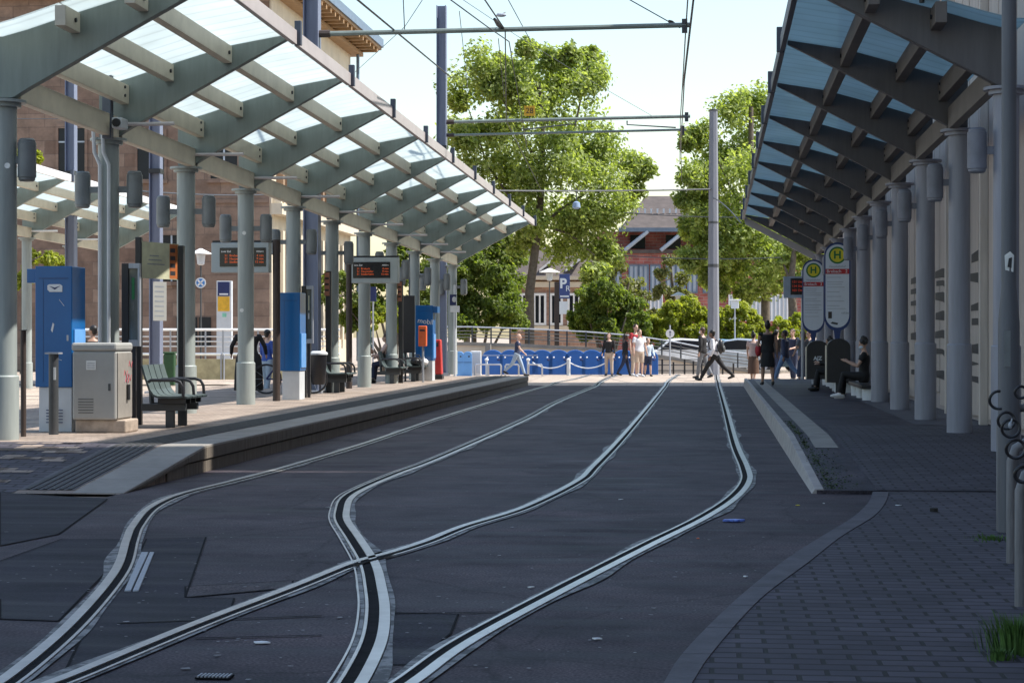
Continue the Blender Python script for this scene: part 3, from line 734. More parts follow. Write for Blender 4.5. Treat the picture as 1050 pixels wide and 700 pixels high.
# brick house in the centre background
def winrow(parent, xs, y, z0, z1, wd, frame=WHITE, pane=WINBL, fw=0.12):
    for x in xs:
        f = MB(); f.b2(x - fw, x + wd + fw, y - .1, y - .002, z1, z1 + fw); f.b2(x - fw, x + wd + fw, y - .14, y - .002, z0 - fw, z0); f.b2(x - fw, x, y - .1, y - .003, z0, z1); f.b2(x + wd, x + wd + fw, y - .1, y - .003, z0, z1)
        f.b2(x + wd / 2 - .05, x + wd / 2 + .05, y - .09, y - .05, z0, z1)
        q = f.build('window', frame, parent); MB().b2(x, x + wd, y - .05, y - .004, z0, z1).build('pane', pane, q)
ZC = 130.0
p0 = at(606, ZC); p1 = at(835, ZC)
h1 = thing('brick_house', 'red brick house with a steep brown roof and slanted steel struts below it', 'building', (p0.x, p0.y, 0), TH)
W_ = (p1 - p0).length; z255, z235, z195 = zy(257, ZC), zy(236, ZC), zy(195, ZC)
MB().b2(0, W_, 0, 12, 0, z255).build('wall', REDBR, h1)
MB().b2(0.6, W_ - .6, 1.6, 12, z255, z235).build('upper_wall', REDBR, h1)
MB().b2(-.2, W_ + .2, -.2, 1.0, z255 - .18, z255 + .05).build('ledge', ROOFB, h1)
pxm = lambda px: (px - 606) / 229.0 * W_
mb = MB(); zr = z235
b4 = [(pxm(636), -.3, zr), (W_ + .4, -.3, zr), (W_ + .4, 12, zr), (pxm(636), 12, zr)]; t4 = [(pxm(668), 5.5, z195), (W_ - 2, 5.5, z195), (W_ - 2, 6.5, z195), (pxm(668), 6.5, z195)]
mb.add(b4 + t4, [(0, 1, 5, 4), (1, 2, 6, 5), (2, 3, 7, 6), (3, 0, 4, 7), (4, 5, 6, 7), (3, 2, 1, 0)]); mb.build('roof', ROOFB, h1)
mb = MB()
for i in range(26): mb.box((pxm(651) + i * .42, 2.35, zy(214, ZC)), (0.12, 0.12, 0.3))
mb.build('snow_guard', PALE, h1)
mb = MB(); mb.b2(pxm(634), W_, -.45, -.301, zr - .12, zr + .14)
mb.build('eave_beam', SLATE, h1)
for px in (640, 677, 714, 751, 788):
    x = pxm(px); MB().tube([(x, -.35, z255), (x + 1.55, -.35, zr - .1)], 0.13, 6).build('strut', WINBL, h1)
    MB().b2(x + .5, x + 1.5, 1.52, 1.598, z255 + .2, zr - .25).build('window', WINDK, h1)
winrow(h1, [pxm(q) for q in (608, 618, 628, 646, 656, 668, 684, 694, 706, 722)], 0, zy(299, ZC), zy(273, ZC), 0.5, SLATE, WINBL, .1)
winrow(h1, [pxm(q) for q in (664, 672, 748, 756, 764, 772, 780, 788, 796, 804)], 0, zy(328, ZC), zy(303, ZC), 0.42, WHITE, WINBL, .07)
# tan house
ZC2 = 118.0
p0 = at(522, ZC2); p1 = at(612, ZC2)
h2 = thing('tan_brick_house', 'pale tan brick house with arched white windows behind the blue parking sign', 'building', (p0.x, p0.y, 0), TH)
W2 = (p1 - p0).length; q2 = lambda px: (px - 522) / 90.0 * W2
zt2 = zy(287, ZC2)
MB().b2(0, W2, 0, 9, 0, zt2).build('wall', TANBR, h2)
mb = MB(); mb.b2(-.2, W2 + .2, -.25, -.002, zt2 - .45, zt2 - .12); mb.b2(-.3, W2 + .3, -.4, 9, zt2 + .001, zt2 + .22); mb.build('cornice', CREAMW, h2)
mb = MB(); mb.add([(0, -.2, zt2 + .23), (W2, -.2, zt2 + .23), (W2, 4, zt2 + 2.2), (0, 4, zt2 + 2.2), (0, 9, zt2 + .23), (W2, 9, zt2 + .23)], [(0, 1, 2, 3), (3, 2, 5, 4), (0, 3, 4), (1, 5, 2)]); mb.build('roof', ROOFB, h2)
for px in (553, 580): MB().prism([(q2(px), -.1, zt2 + .5), (q2(px + 17), -.1, zt2 + 1.3), (q2(px + 17), -.1, zt2 + 1.45), (q2(px), -.1, zt2 + .65)], (0, 2, 0)).build('awning', WHITE, h2)
winrow(h2, [q2(q) for q in (531, 549, 566, 584, 600)], 0, zy(331, ZC2), zy(303, ZC2), 0.52, WHITE, WINDK, .14)
MB().b2(0, W2, -.2, -.003, zy(334, ZC2) - .3, zy(334, ZC2)).build('sill_band', CREAMW, h2)

# ------------------------------------------------------------------ masts and overhead line
def hmast(label, loc, top, w_=0.30, mat=BLUEST, kind='catenary_mast', colmat=None):
    r = thing(kind, label, 'mast', (loc[0], loc[1], 0), 0, 'masts of the overhead line')
    mb = MB(); mb.b2(-w_ / 2, -w_ / 2 + .03, -w_ / 2, w_ / 2, 0, top); mb.b2(w_ / 2 - .03, w_ / 2, -w_ / 2, w_ / 2, 0, top); mb.b2(-w_ / 2 + .03, w_ / 2 - .03, -.02, .02, 0, top)
    mb.build('shaft', mat, r, bevel=0.005)
    MB().b2(-w_ / 2 - .1, w_ / 2 + .1, -w_ / 2 - .1, w_ / 2 + .1, 0, 0.36 if loc[0] > -10 and loc[1] < 70 else .1).build('foot', GALV, r, bevel=0.01)
    MB().b2(-w_ / 2 - .012, w_ / 2 + .012, -w_ / 2 - .012, w_ / 2 + .012, top * .62, top * .62 + .12).build('collar', BLACK, r)
    return r
mA = at(320, 43.3); mB_ = at(453, 64.7)
m1 = hmast('thick blue grey mast rising through the middle of the left canopy, top out of view', mA, 11.5, .34)
m2 = hmast('slimmer blue grey mast rising beside the big plane tree, above the far canopy end', mB_, 12.5, .32)
m3 = hmast('bluish mast between the timetable panel and the sandstone building', at(160, 52), 9.5)
m4 = hmast('bluish mast behind the left background canopy, in front of a sandstone window', at(73, 60), 10.5)
mC = at(731.5, 76)
m5 = thing('catenary_mast', 'free standing tapered grey mast behind the crossing pedestrians, in front of the hedge', 'mast', (mC.x, mC.y, 0.05), 0, 'masts of the overhead line')
mtop = zy(114, 76) - .05
MB().tube([(0, 0, 0), (0, 0, mtop)], [0.24, 0.16], 8).build('shaft', pm('mast_grey', (.19, .20, .235), .5, 0, .14, 1.5, streak=True), m5)
MB().tube([(0, 0, mtop), (0, 0, mtop + .06)], 0.175, 8).build('cap', DARKG, m5)
MB().tube([(0, 0, 4.2), (0, 0, 4.32)], 0.215, 8).tube([(0, 0, 5.9), (0, 0, 5.98)], 0.2, 8).build('band', DARKG, m5)

def cross_arm(mast_pt, px_end, py, zc, r, label, insul=True):
    a = Vector((mast_pt.x + .16, mast_pt.y, zy(py + 1.5, zc))); b_ = P(px_end, py - 1.5, zc); b_.y = mast_pt.y
    root = thing('cross_arm', label, 'cross arm', a)
    MB().tube([(.25, 0, 0), b_ - a], r, 8).build('tube', ARM, root, smooth=True)
    mb = MB(); mb.tube([(-.02, 0, 0), (.25, 0, 0)], r * 1.5, 8)
    mb.build('insulator', RUSTB, root)
    MB().box(b_ - a - Vector((.12, 0, .02)), (.12, .1, .3)).build('end_clamp', WIRE, root)
    return a, b_
armA = cross_arm(mA, 708, 33, 43.2, .055, 'long horizontal tube reaching from the thick mast over both tracks, highest in the photo')
armB = cross_arm(mB_, 708, 123.5, 64.6, .055, 'horizontal tube with hanging fittings reaching from the slimmer mast, in front of the tree')
armC = cross_arm(mB_, 704, 137, 64.6, .04, 'thinner horizontal tube just below another one on the slimmer mast')
def wire(pts, label, r=0.013, sag=0.0, cat='wire', group=None):
    o = []
    for i in range(len(pts) - 1):
        a, b_ = Vector(pts[i]), Vector(pts[i + 1])
        for k in range(8):
            t = k / 8; q = a.lerp(b_, t); q.z -= sag * 4 * t * (1 - t); o.append(q)
    o.append(Vector(pts[-1]))
    return tag(MB().tube(o, r, 5).build('overhead_wire', WIRE), label, cat, group)
wire([P(715, -160, 28), P(703, 31, 43.2), P(697.5, 122, 64.6), P(697, 168, 88)], 'carrying wire of the right track, clipped to the outer end of the cross arms', 0.016, .05)
wire([P(718, -60, 28), P(701.5, 84, 43.2), P(698, 150, 64.6), P(699, 186, 88)], 'contact wire hanging below the carrying wire of the right track', 0.016)
wire([P(726, -130, 28), P(706.5, 33, 43.2), P(699, 98, 60)], 'third wire beside the right track wires, crossing them higher up', 0.013)
wire([P(470, -40, 33), P(518, 31, 43.2), P(519, 124, 64.6), P(560, 205, 92)], 'carrying wire of the left track running down in front of the tree', 0.016)
wire([P(455, -5, 34), P(500, 28, 40), P(522, 43, 44), P(540, 150, 64.6)], 'slanting feed wire left of the slimmer mast top', 0.013)
wire([P(352, -12, 34), P(463, 80, 62)], 'heavy dark wire slanting across the sky from upper left to the slimmer mast', 0.022)
wire([P(360, 78, 80), P(415, 28, 55), P(440, -10, 45)], 'thin pale wire rising to the right above the canopy edge', 0.010)
wire([P(413, -12, 43.2), P(415, 33, 43.2)], 'short dropper wire above the cross arm, left of the slimmer mast', 0.012)
wire([P(471, 12, 48), P(480, 95, 64)], 'thin dropper wire just right of the slimmer mast top', 0.010)
wire([P(511, 40, 46), P(517, 100, 60)], 'thin dropper wire in front of the big tree top', 0.010)
wire([P(640, -3, 40), P(697, 29, 43.2)], 'wire with a long insulator ending at the outer tip of the highest cross arm', 0.012)
wire([P(470, -3, 60), P(530, 37, 70), P(597, 78, 80), P(672, 121, 92)], 'hair thin wire crossing the pale sky right of the big tree', 0.010)
wire([P(372, -4, 40), P(520, -2, 42), P(545, 44, 48)], 'thin wire near the top edge left of the small bird', 0.010)
wire([Vector((mB_.x, mB_.y, zy(195, 64.7))), Vector((mC.x, mC.y, zy(194, 76)))], 'level span wire between the slimmer mast and the free standing mast', 0.03, .05)
wire([Vector((mC.x, mC.y, zy(203, 76))), P(760, 229, 61)], 'short wire from the free standing mast to the tip of the dark canopy', 0.022, -.1)
for a_, b_, lb in (((640, 218), (800, 222), 'level wire crossing in front of the right tree, higher of a pair'), ((640, 262), (800, 264), 'level wire crossing in front of the right tree, lower of a pair')):
    wire([P(*a_, 84), P(*b_, 84)], lb, 0.02, .1)
wire([P(130, 195, 60), P(290, 199, 86)], 'pale cable across the sandstone wall at lamp height', 0.025, .1)
wire([P(0, 122, 80), P(60, 122, 86)], 'short cable on the sandstone wall behind the nearest left column', 0.02)
ins = MB().tube([P(686, 22, 42.6), P(688, 23.6, 42.7), P(694, 27, 43.1)], [.03, .055, .03], 8).build('wire_insulator', RUSTB); tag(ins, 'long insulator in the wire by the tip of the highest cross arm', 'insulator')
ins = MB().tube([P(507, 20, 41.9), P(511, 25, 42.5), P(517, 31, 43.1)], [.03, .06, .03], 8).build('wire_insulator', BLACK); tag(ins, 'dark insulator in the wire left of the orange plate, below the bird', 'insulator')
# registration arms at the second mast
a, b_ = P(643, 128, 64.6), P(693, 131, 64.6); ra = MB().tube([P(643, 124, 64.6), a, b_], .025, 6).build('steady_arm', WIRE); tag(ra, 'thin steady arm under the right end of the middle cross arm', 'steady arm')
a, b_ = P(537, 133, 64.6), P(590, 127, 64.6); ra = MB().tube([P(590, 124, 64.6), b_, a], .025, 6).build('steady_arm', WIRE); tag(ra, 'thin steady arm under the cross arm below the orange plate', 'steady arm')
op = thing('signal_plate', 'small orange number plate hanging on the cross arm in front of the big tree', 'sign', P(543, 114, 64.4), TH)
MB().box((0, 0, 0), (.36, .03, .33)).build('plate', YELLOW, op, bevel=.004)
text('28', .26, INK, op, facing_cam(0, -.018, 0), align='CENTER')
MB().b2(-.02, .02, -.01, .02, -.32, -.17).build('hanger', WIRE, op)
bl = thing('hanging_lamp', 'small bluish lamp hanging from a span wire in front of the big tree', 'lamp', P(591, 210, 74))
MB().tube([(0, 0, .13), (0, 0, .08), (0, 0, -.1), (0, 0, -.16)], [.04, .13, .16, .09], 12).build('housing', pm('lamp_blue_grey', (.22, .30, .42), .5), bl, smooth=True)
MB().tube([(0, 0, .13), (0, 0, .62)], .02, 6).build('hook', WIRE, bl)
bd = MB(); bd.ell(P(514, 16, 60), (.16, .07, .06)); bd.tube([P(514, 16, 60), P(510, 14, 60)], [.06, .01], 6); bd.prism([P(513, 15.5, 60), P(517, 13, 60), P(519, 12.5, 60.3), P(515.5, 16, 60)], (0, .03, 0))
tag(bd.build('bird', GALV), 'tiny grey bird flying in the sky left of the big tree top', 'bird')

# ------------------------------------------------------------------ trees and bushes
def crown(lobes, zc, depth, nsub, nleaf, ls, mat, root, seed, solid=False, subr=.42):
    rg = random.Random(seed); V = []; Fs = []; base = root.location
    def leaf(p, n_, s):
        a = Vector((rg.gauss(0, 1), rg.gauss(0, 1), rg.gauss(0, 1))); n2 = (n_ * 0.55 + a * 0.6 + Vector((.45, 0, .35))).normalized()
        u = n2.orthogonal().normalized(); u.rotate(Quaternion(n2, rg.random() * 6.28)); v = n2.cross(u)
        i = len(V); f = n2 * s * .22
        V.extend([p - u * s, p - v * s * .55 + f, p + u * s, p + v * s * .55 + f]); Fs.append((i, i + 1, i + 2, i + 3))
    for (px, py, rp) in lobes:
        rr = rp * zc / F; c = P(px, py, zc) - base; c.y += rg.uniform(-depth, depth)
        for k in range(nsub):
            d = Vector((rg.gauss(0, 1), rg.gauss(0, 1), rg.gauss(0, 1))).normalized()
            q = c + d * rr * (rg.random() ** .45) * .95; sr = rr * subr * rg.uniform(.6, 1.25)
            for j in range(int(nleaf * (sr / (rr * subr)) ** 2)):
                e = Vector((rg.gauss(0, 1), rg.gauss(0, 1), rg.gauss(0, .8))).normalized()
                leaf(q + e * sr * rg.random() ** .5, (e + Vector((0, 0, .5))).normalized(), ls * rg.uniform(.6, 1.3))
    me = bpy.data.meshes.new('crown'); me.from_pydata(V, [], Fs); me.materials.append(mat)
    o = bpy.data.objects.new('crown', me); COL.objects.link(o); o.parent = root
    return o
def tree(label, base_px, base_zc, trunk, limbs, lobes, depth, nsub, nleaf, ls, mat, seed, group=None, cat='tree', kind='tree', subr=.42, r0=.3):
    b_ = at(*[base_px, base_zc, 0.0]); root = thing(kind, label, cat, b_, 0, group)
    pts = [P(x, y, base_zc) - b_ for x, y in trunk]; pts[0].z = -.1
    MB().tube(pts, [r0 * (1 - .55 * i / (len(pts) - 1)) for i in range(len(pts))], 10).build('trunk', BARK, root, smooth=True)
    rg = random.Random(seed + 5)
    for lb in limbs:
        q = [P(x, y, base_zc) - b_ for x, y in lb]
        dy = rg.uniform(-depth, depth)
        for i, p in enumerate(q): p.y += dy * i / max(1, len(q) - 1)
        MB().tube(q, [r0 * .38 * (1 - .75 * i / (len(q) - 1)) for i in range(len(q))], 7).build('limb', BARK, root, smooth=True)
    crown(lobes, base_zc, depth, nsub, nleaf, ls, mat, root, seed, subr=subr)
    return root
big = [(480, 92, 22), (500, 74, 20), (468, 128, 18), (520, 110, 28), (550, 84, 26), (545, 130, 30), (578, 78, 16), (604, 64, 17), (606, 92, 18), (590, 122, 24), (560, 165, 32), (520, 152, 28), (488, 168, 24), (622, 150, 20), (645, 164, 18), (622, 186, 24), (660, 172, 10), (600, 205, 30), (560, 212, 30), (525, 203, 26), (498, 222, 16), (632, 218, 20), (604, 246, 24), (572, 252, 22), (535, 246, 16), (622, 262, 16), (612, 284, 12), (545, 58, 10), (600, 48, 7), (470, 105, 9), (648, 192, 12), (482, 145, 14), (588, 175, 24), (510, 95, 14), (535, 100, 16), (500, 130, 16), (545, 190, 20), (515, 178, 18), (575, 148, 18), (600, 160, 16), (585, 230, 16), (550, 232, 16), (640, 200, 12), (608, 222, 16), (528, 86, 18), (532, 66, 12), (512, 66, 10), (566, 62, 12), (585, 60, 10), (556, 108, 18)]
tree('big light green plane tree towering behind the far end of the left platform', 543, 96, [(543, 338), (543, 300), (548, 262), (552, 230), (556, 180), (556, 130), (552, 85)],
     [[(551, 236), (575, 215), (600, 200), (640, 165)], [(548, 250), (525, 205), (500, 170), (480, 110)], [(556, 180), (590, 130), (603, 70)], [(556, 175), (530, 130), (505, 82)], [(552, 230), (585, 240), (610, 262)]],
     [(x, y, r_ * 1.1) for x, y, r_ in big], 2.6, 25, 52, .125, LEAF_P, 11, 'trees beyond the crossing', r0=.25, subr=.62)
rt = [(772, 98, 16), (748, 114, 18), (718, 132, 14), (762, 140, 22), (703, 146, 8), (732, 160, 20), (708, 186, 14), (760, 180, 24), (736, 206, 22), (702, 207, 12), (766, 220, 24), (742, 246, 20), (772, 258, 24), (708, 232, 12), (748, 282, 18), (792, 270, 24), (812, 256, 22), (782, 292, 16), (822, 286, 16), (706, 268, 11), (764, 302, 10), (790, 110, 18), (800, 160, 22), (800, 210, 24), (722, 182, 16), (726, 226, 14), (722, 268, 12), (738, 298, 9), (718, 248, 14), (760, 240, 20), (736, 262, 14), (752, 262, 16), (716, 206, 12), (728, 190, 14), (780, 180, 18), (746, 160, 14), (778, 235, 18), (728, 285, 10)]
tree('tall light green tree behind the right canopy and the free standing mast', 785, 98, [(785, 345), (785, 300), (782, 250), (775, 200), (770, 150), (770, 110)],
     [[(783, 262), (760, 220), (735, 165)], [(778, 240), (745, 250), (712, 235)], [(784, 280), (812, 256), (822, 240)]], [(x, y, r_ * 1.12) for x, y, r_ in rt], 2.2, 23, 54, .125, LEAF_P, 23, 'trees beyond the crossing', r0=.25, subr=.62)
tree('slim tree with a bare pale trunk behind the bus stop signs', 812, 92, [(812, 352), (813, 320), (811, 290), (815, 250)], [[(811, 290), (800, 262)]], [(818, 250, 16), (832, 262, 18), (806, 268, 14), (840, 285, 14), (830, 300, 10)], 1.2, 12, 50, .14, LEAF_P, 29, 'trees beyond the crossing', r0=.26)
tree('small dusty pale green tree before the red brick house windows', 690, 112, [(690, 340), (690, 300), (688, 270)], [[(689, 285), (676, 290)]], [(690, 268, 12), (680, 284, 11), (697, 286, 11), (688, 300, 12), (702, 300, 8), (676, 300, 8)], 1, 9, 36, .14, LEAF_G, 31, 'trees beyond the crossing', r0=.12)
tree('pale bushy tree to the left of the brick house, above the round bush', 640, 112, [(640, 340), (640, 310), (645, 290)], [[(644, 300), (630, 290)]], [(632, 278, 11), (648, 292, 13), (660, 305, 12), (640, 305, 14), (622, 292, 10), (668, 318, 9), (628, 262, 9)], 1, 10, 40, .14, LEAF_G, 37, 'trees beyond the crossing', r0=.12)
tree('yellow green tree peeping above the left background canopy by the nearest column', 24, 78, [(24, 370), (26, 250), (26, 180)], [[(26, 250), (40, 190)], [(26, 270), (45, 262)]],
     [(24, 168, 16), (38, 186, 14), (18, 196, 16), (34, 162, 8), (52, 208, 7), (42, 266, 12), (58, 270, 9), (22, 285, 14), (30, 262, 9), (60, 220, 5)], .8, 12, 44, .1, LEAF_Y, 41, r0=.16)
tree('dark tree filling the gap behind the tall rounded bush and the canopy end', 478, 108, [(478, 345), (480, 300), (482, 265)], [[(481, 290), (505, 268)], [(481, 290), (455, 262)]], [(460, 262, 16), (482, 252, 15), (505, 258, 16), (525, 266, 14), (470, 280, 16), (500, 280, 16), (522, 286, 14), (445, 270, 14), (515, 244, 9)], 1.2, 20, 70, .13, LEAF_B, 43, 'trees beyond the crossing', r0=.2, subr=.5)
def bush(label, lobes, zc, mat, seed, ls=.08, nsub=18, nleaf=105, depth=1.0, kind='bush', group='bushes behind the ramp'):
    px = sum(l[0] for l in lobes) / len(lobes); b_ = at(px, zc, 0); root = thing(kind, label, kind, b_, 0, group)
    mb = MB(); 
    for i in range(5): 
        q = P(lobes[i % len(lobes)][0], lobes[i % len(lobes)][1] + 6, zc) - b_
        mb = MB().tube([(0.1 * (i - 2), 0.05 * i, -.1), q * .5, q], [.09, .06, .02], 6)
        mb.build('stem', BARK, root)
    crown(lobes, zc, depth, nsub, nleaf, ls, mat, root, seed, subr=.34)
bush('tall rounded dark green bush beside the far end of the left platform', [(482, 285, 20), (505, 300, 22), (480, 312, 22), (522, 318, 20), (500, 325, 20), (475, 330, 16), (530, 330, 13), (462, 300, 16), (512, 282, 12), (455, 320, 16), (490, 272, 12)], 83, LEAF_B, 51, depth=.9, nsub=34)
bush('broad round bush behind the railing, right of the blue parking sign', [(600, 312, 17), (622, 303, 17), (644, 312, 17), (610, 328, 17), (636, 330, 18), (590, 328, 12), (655, 330, 12), (622, 338, 14), (660, 340, 9), (600, 340, 10)], 86, LEAF_B, 53, depth=1.0, nsub=34)
bush('sunny yellow green hedge left of the free standing mast', [(688, 322, 13), (705, 316, 13), (720, 326, 12), (675, 332, 12), (698, 335, 13), (716, 340, 12), (684, 345, 12), (664, 345, 10), (704, 348, 10), (725, 345, 9)], 88, LEAF_Y, 57, depth=.8, nsub=32)
bush('sunny yellow green hedge between the free standing mast and the slim tree', [(742, 325, 12), (757, 320, 13), (772, 328, 12), (748, 340, 13), (766, 344, 13), (738, 348, 11), (782, 342, 10), (754, 356, 11), (775, 358, 9)], 88.5, LEAF_Y, 59, depth=.8, nsub=32)
bush('yellow green hedge partly hidden by the people near the bus stop signs', [(802, 335, 12), (818, 330, 12), (834, 336, 12), (810, 348, 12), (828, 350, 12), (796, 348, 8)], 89, LEAF_Y, 61, depth=.8, nsub=16)
bush('dense dark shrubbery seen between the far columns of the left platform', [(350, 300, 22), (380, 285, 24), (410, 280, 24), (440, 275, 22), (365, 325, 22), (395, 315, 22), (425, 312, 22), (447, 305, 18), (408, 255, 14), (435, 250, 12)], 92, LEAF_B, 67, ls=.12, depth=1.0, nsub=16)
bush('yellow green shrub in front of the dark shrubbery, between two far columns', [(385, 330, 9), (396, 322, 9), (374, 336, 8), (408, 332, 9), (418, 322, 8)], 86, LEAF_Y, 71, depth=.6, nsub=12)

# ------------------------------------------------------------------ ramp wall, railings and things beyond the crossing
RWZ = 79.0
wt = [(440, 354), (480, 354), (540, 356), (600, 359), (650, 363), (690, 369), (730, 377), (775, 388), (800, 394)]
rw = thing('ramp_wall', 'cream ramp wall descending to the right behind the crossing, with a dark coping', 'wall', at(480, RWZ))
b0 = rw.location
A = [at(x, RWZ, max(zy(y, RWZ), .06)) - b0 for x, y in wt]
mb = MB(); nv = Vector((-sT, cT, 0)) * .35
for i in range(len(A) - 1):
    p, q = A[i], A[i + 1]
    mb.add([(p.x, p.y, 0), (q.x, q.y, 0), q, p, Vector((p.x, p.y, 0)) + nv, Vector((q.x, q.y, 0)) + nv, q + nv, p + nv], [(0, 1, 2, 3), (5, 4, 7, 6), (3, 2, 6, 7)])
mb.build('wall', RAMPW, rw)
mb = MB()
for i in range(len(A) - 1):
    p, q = A[i] + Vector((sT * .08, -cT * .08, .002)), A[i + 1] + Vector((sT * .08, -cT * .08, .002)); n2 = nv * 1.5; u_ = Vector((0, 0, .13))
    mb.add([p, q, q + u_, p + u_, p + n2, q + n2, q + n2 + u_, p + n2 + u_], [(0, 1, 2, 3), (5, 4, 7, 6), (3, 2, 6, 7), (0, 4, 5, 1)])
mb.build('coping', COPING, rw)
MB().box(at(500.5, RWZ - .35, .62) - b0, (.22, .25, 1.24)).build('drain_pipe', COPING, rw)
rr_ = thing('ramp_railing', 'grey railing of flat bars running along the top of the ramp wall', 'railing', at(480, RWZ))
for j, hz_ in enumerate((.62, .46, .32, .2)):
    mb = MB(); mb.tube([p + nv * .5 + Vector((0, 0, .13 + hz_)) for p in A[:-1]], .035 if j == 0 else .022, 6); mb.build('bar', GALV if j == 0 else COPING, rr_)
x = 445
pst0 = None
while x < 775:
    for i in range(len(wt) - 1):
        if wt[i][0] <= x <= wt[i + 1][0]:
            t = (x - wt[i][0]) / (wt[i + 1][0] - wt[i][0]); p = A[i].lerp(A[i + 1], t) + nv * .5; break
    if pst0 is None: pst0 = MB().b2(-.03, .03, -.03, .03, .13, .76).build('post', DARKG, rr_); o = pst0
    else: o = copy_tree(pst0, rr_)
    o.location = p; x += 19.5
# low railing near the crossing, right half
lr = thing('low_railing', 'low dark railing at the foot of the ramp behind the round white sign', 'railing', at(668, 77.5, .04))
b1 = lr.location; A2 = [at(x, 77.5, .04) - b1 for x in (666, 700, 722, 745)]
for hz_ in (.6, .38, .16): MB().tube([p + Vector((0, 0, hz_)) for p in A2[:3]], .02, 6).build('bar', DARKG, lr)
for x, hh in ((668, .62), (679, .62), (690.5, .5), (702, .62), (711, .55), (719.5, .62), (741, .5), (752, .45)):
    o = MB().b2(-.035, .035, -.035, .035, 0, hh).build('post', BLACK, lr); o.location = at(x, 77.5, .04) - b1
# blue round topped boards
bp0 = None; gl = 'blue round topped boards in a row'
mbp = MB(); hh, ww = .98, .84
pr = [(-ww / 2, 0, 0), (ww / 2, 0, 0), (ww / 2, 0, hh * .68)] + [(ww / 2 * math.cos(a), 0, hh * .68 + hh * .32 * math.sin(a)) for a in [math.pi * k / 14 for k in range(1, 14)]] + [(-ww / 2, 0, hh * .68)]
labs = ['blue round topped board furthest left in its long row, behind a silver hoop', 'blue round topped board second from the left in its row, behind the bald man', 'blue round topped board hidden by the legs of the bald walking man', 'blue round topped board just right of the bald walking man',
        'blue round topped board fifth in the row, where the hanging chain starts', 'blue round topped board sixth in the row, left of the white bollard', 'blue round topped board right of the white bollard, behind the chain', 'blue round topped board left of the woman in pale trousers',
        'blue round topped board behind the woman in pale trousers', 'blue round topped board behind the person all in dark clothes', 'blue round topped board at the right end of the row, behind the group']
xs = [505, 523, 541, 556, 573, 590, 607, 624, 640, 655, 664]
for i, px in enumerate(xs):
    r = thing('round_topped_stall', labs[i], 'board', at(px, 76.8, .045), TH, gl)
    MB().prism(pr, (0, .5, 0)).build('body', BLUEP, r, bevel=.02)
    mb = MB()
    for dx in (-.2, .2): r2 = MB().ell((dx, -.005, hh * .70), (.036, .02, .034)).build('white_dot', WHITE, r)
    MB().ell((.24, -.005, hh * .60), (.06, .02, .035)).build('handle', NAVY, r)
    if i < 3: MB().b2(-.4, .4, -.012, -.001, hh * .77, hh * .79).build('seam', PALE, r)
for px, lb in ((471, 'light blue cabinet with a round top, nearer the grey column base'), (479.5, 'light blue cabinet with a round top, right one of the close pair')):
    r = thing('blue_cabinet', lb, 'cabinet', at(px, 74, .045), TH, 'light blue cabinets behind the far platform end')
    q = [(-.16, 0, 0), (.16, 0, 0), (.16, 0, .82)] + [(.16 * math.cos(a), 0, .82 + .12 * math.sin(a)) for a in [math.pi * k / 10 for k in range(1, 10)]] + [(-.16, 0, .82)]
    MB().prism(q, (0, .4, 0)).build('body', BLUEL, r, bevel=.01); MB().b2(-.15, .15, -.008, -.001, .52, .535).build('seam', NAVY, r); MB().ell((.05, -.004, .75), (.035, .015, .03)).build('lock', BLACK, r)
wc = thing('white_cabinet', 'white painted box standing against the cream ramp wall behind the light blue cabinets', 'cabinet', at(488, 75, .045), TH); MB().b2(-.2, .2, 0, .4, 0, .95).build('body', WHITE, wc, bevel=.02); MB().b2(-.17, .17, -.008, -.001, .1, .88).build('door', PALE, wc)
# silver hoops and bollards
hp0 = None
for i, (px, lb) in enumerate(((494, 'silver hoop stand left of the blue row'), (507, 'silver hoop stand in front of the furthest left blue board'), (525, 'silver hoop stand behind the striding legs of the bald man'), (549, 'silver hoop stand just right of the bald man'))):
    a = at(px, 74.6, .045)
    o = MB().tube([(-.26, 0, 0), (-.26, 0, .38), (-.22, 0, .44), (.22, 0, .44), (.26, 0, .38), (.26, 0, 0)], .032, 8).build('hoop_stand', CHROME, smooth=True) if hp0 is None else copy_tree(hp0)
    hp0 = hp0 or o; o.location = a; o.rotation_euler = (0, 0, TH); tag(o, lb, 'bike stand', 'silver hoop stands')
bo0 = None
for px, lb in ((499, 'thin white bollard between two silver hoops'), (541.5, 'thin white bollard right of the bald man'), (583, 'white bollard with a hanging chain on both sides')):
    a = at(px, 74.8, .045)
    r = thing('bollard', lb, 'bollard', a, 0, 'white bollards before the blue boards')
    MB().tube([(0, 0, 0), (0, 0, .62)], .075 if px > 580 else .045, 10).build('post', PALE, r, smooth=True); MB().ell((0, 0, .62), (.08, .08, .06)).build('cap', WHITE, r)
for (x0, x1, lb) in ((546, 582, 'slack chain to the left of the white bollard'), (584, 622, 'slack chain to the right of the white bollard')):
    a, b_ = at(x0, 74.8, .56), at(x1, 74.8, .56); q = [a.lerp(b_, k / 12) - Vector((0, 0, .22 * 4 * (k / 12) * (1 - k / 12))) for k in range(13)]
    tag(MB().tube(q, .022, 6).build('chain', PALE), lb, 'chain', 'chains before the blue boards')
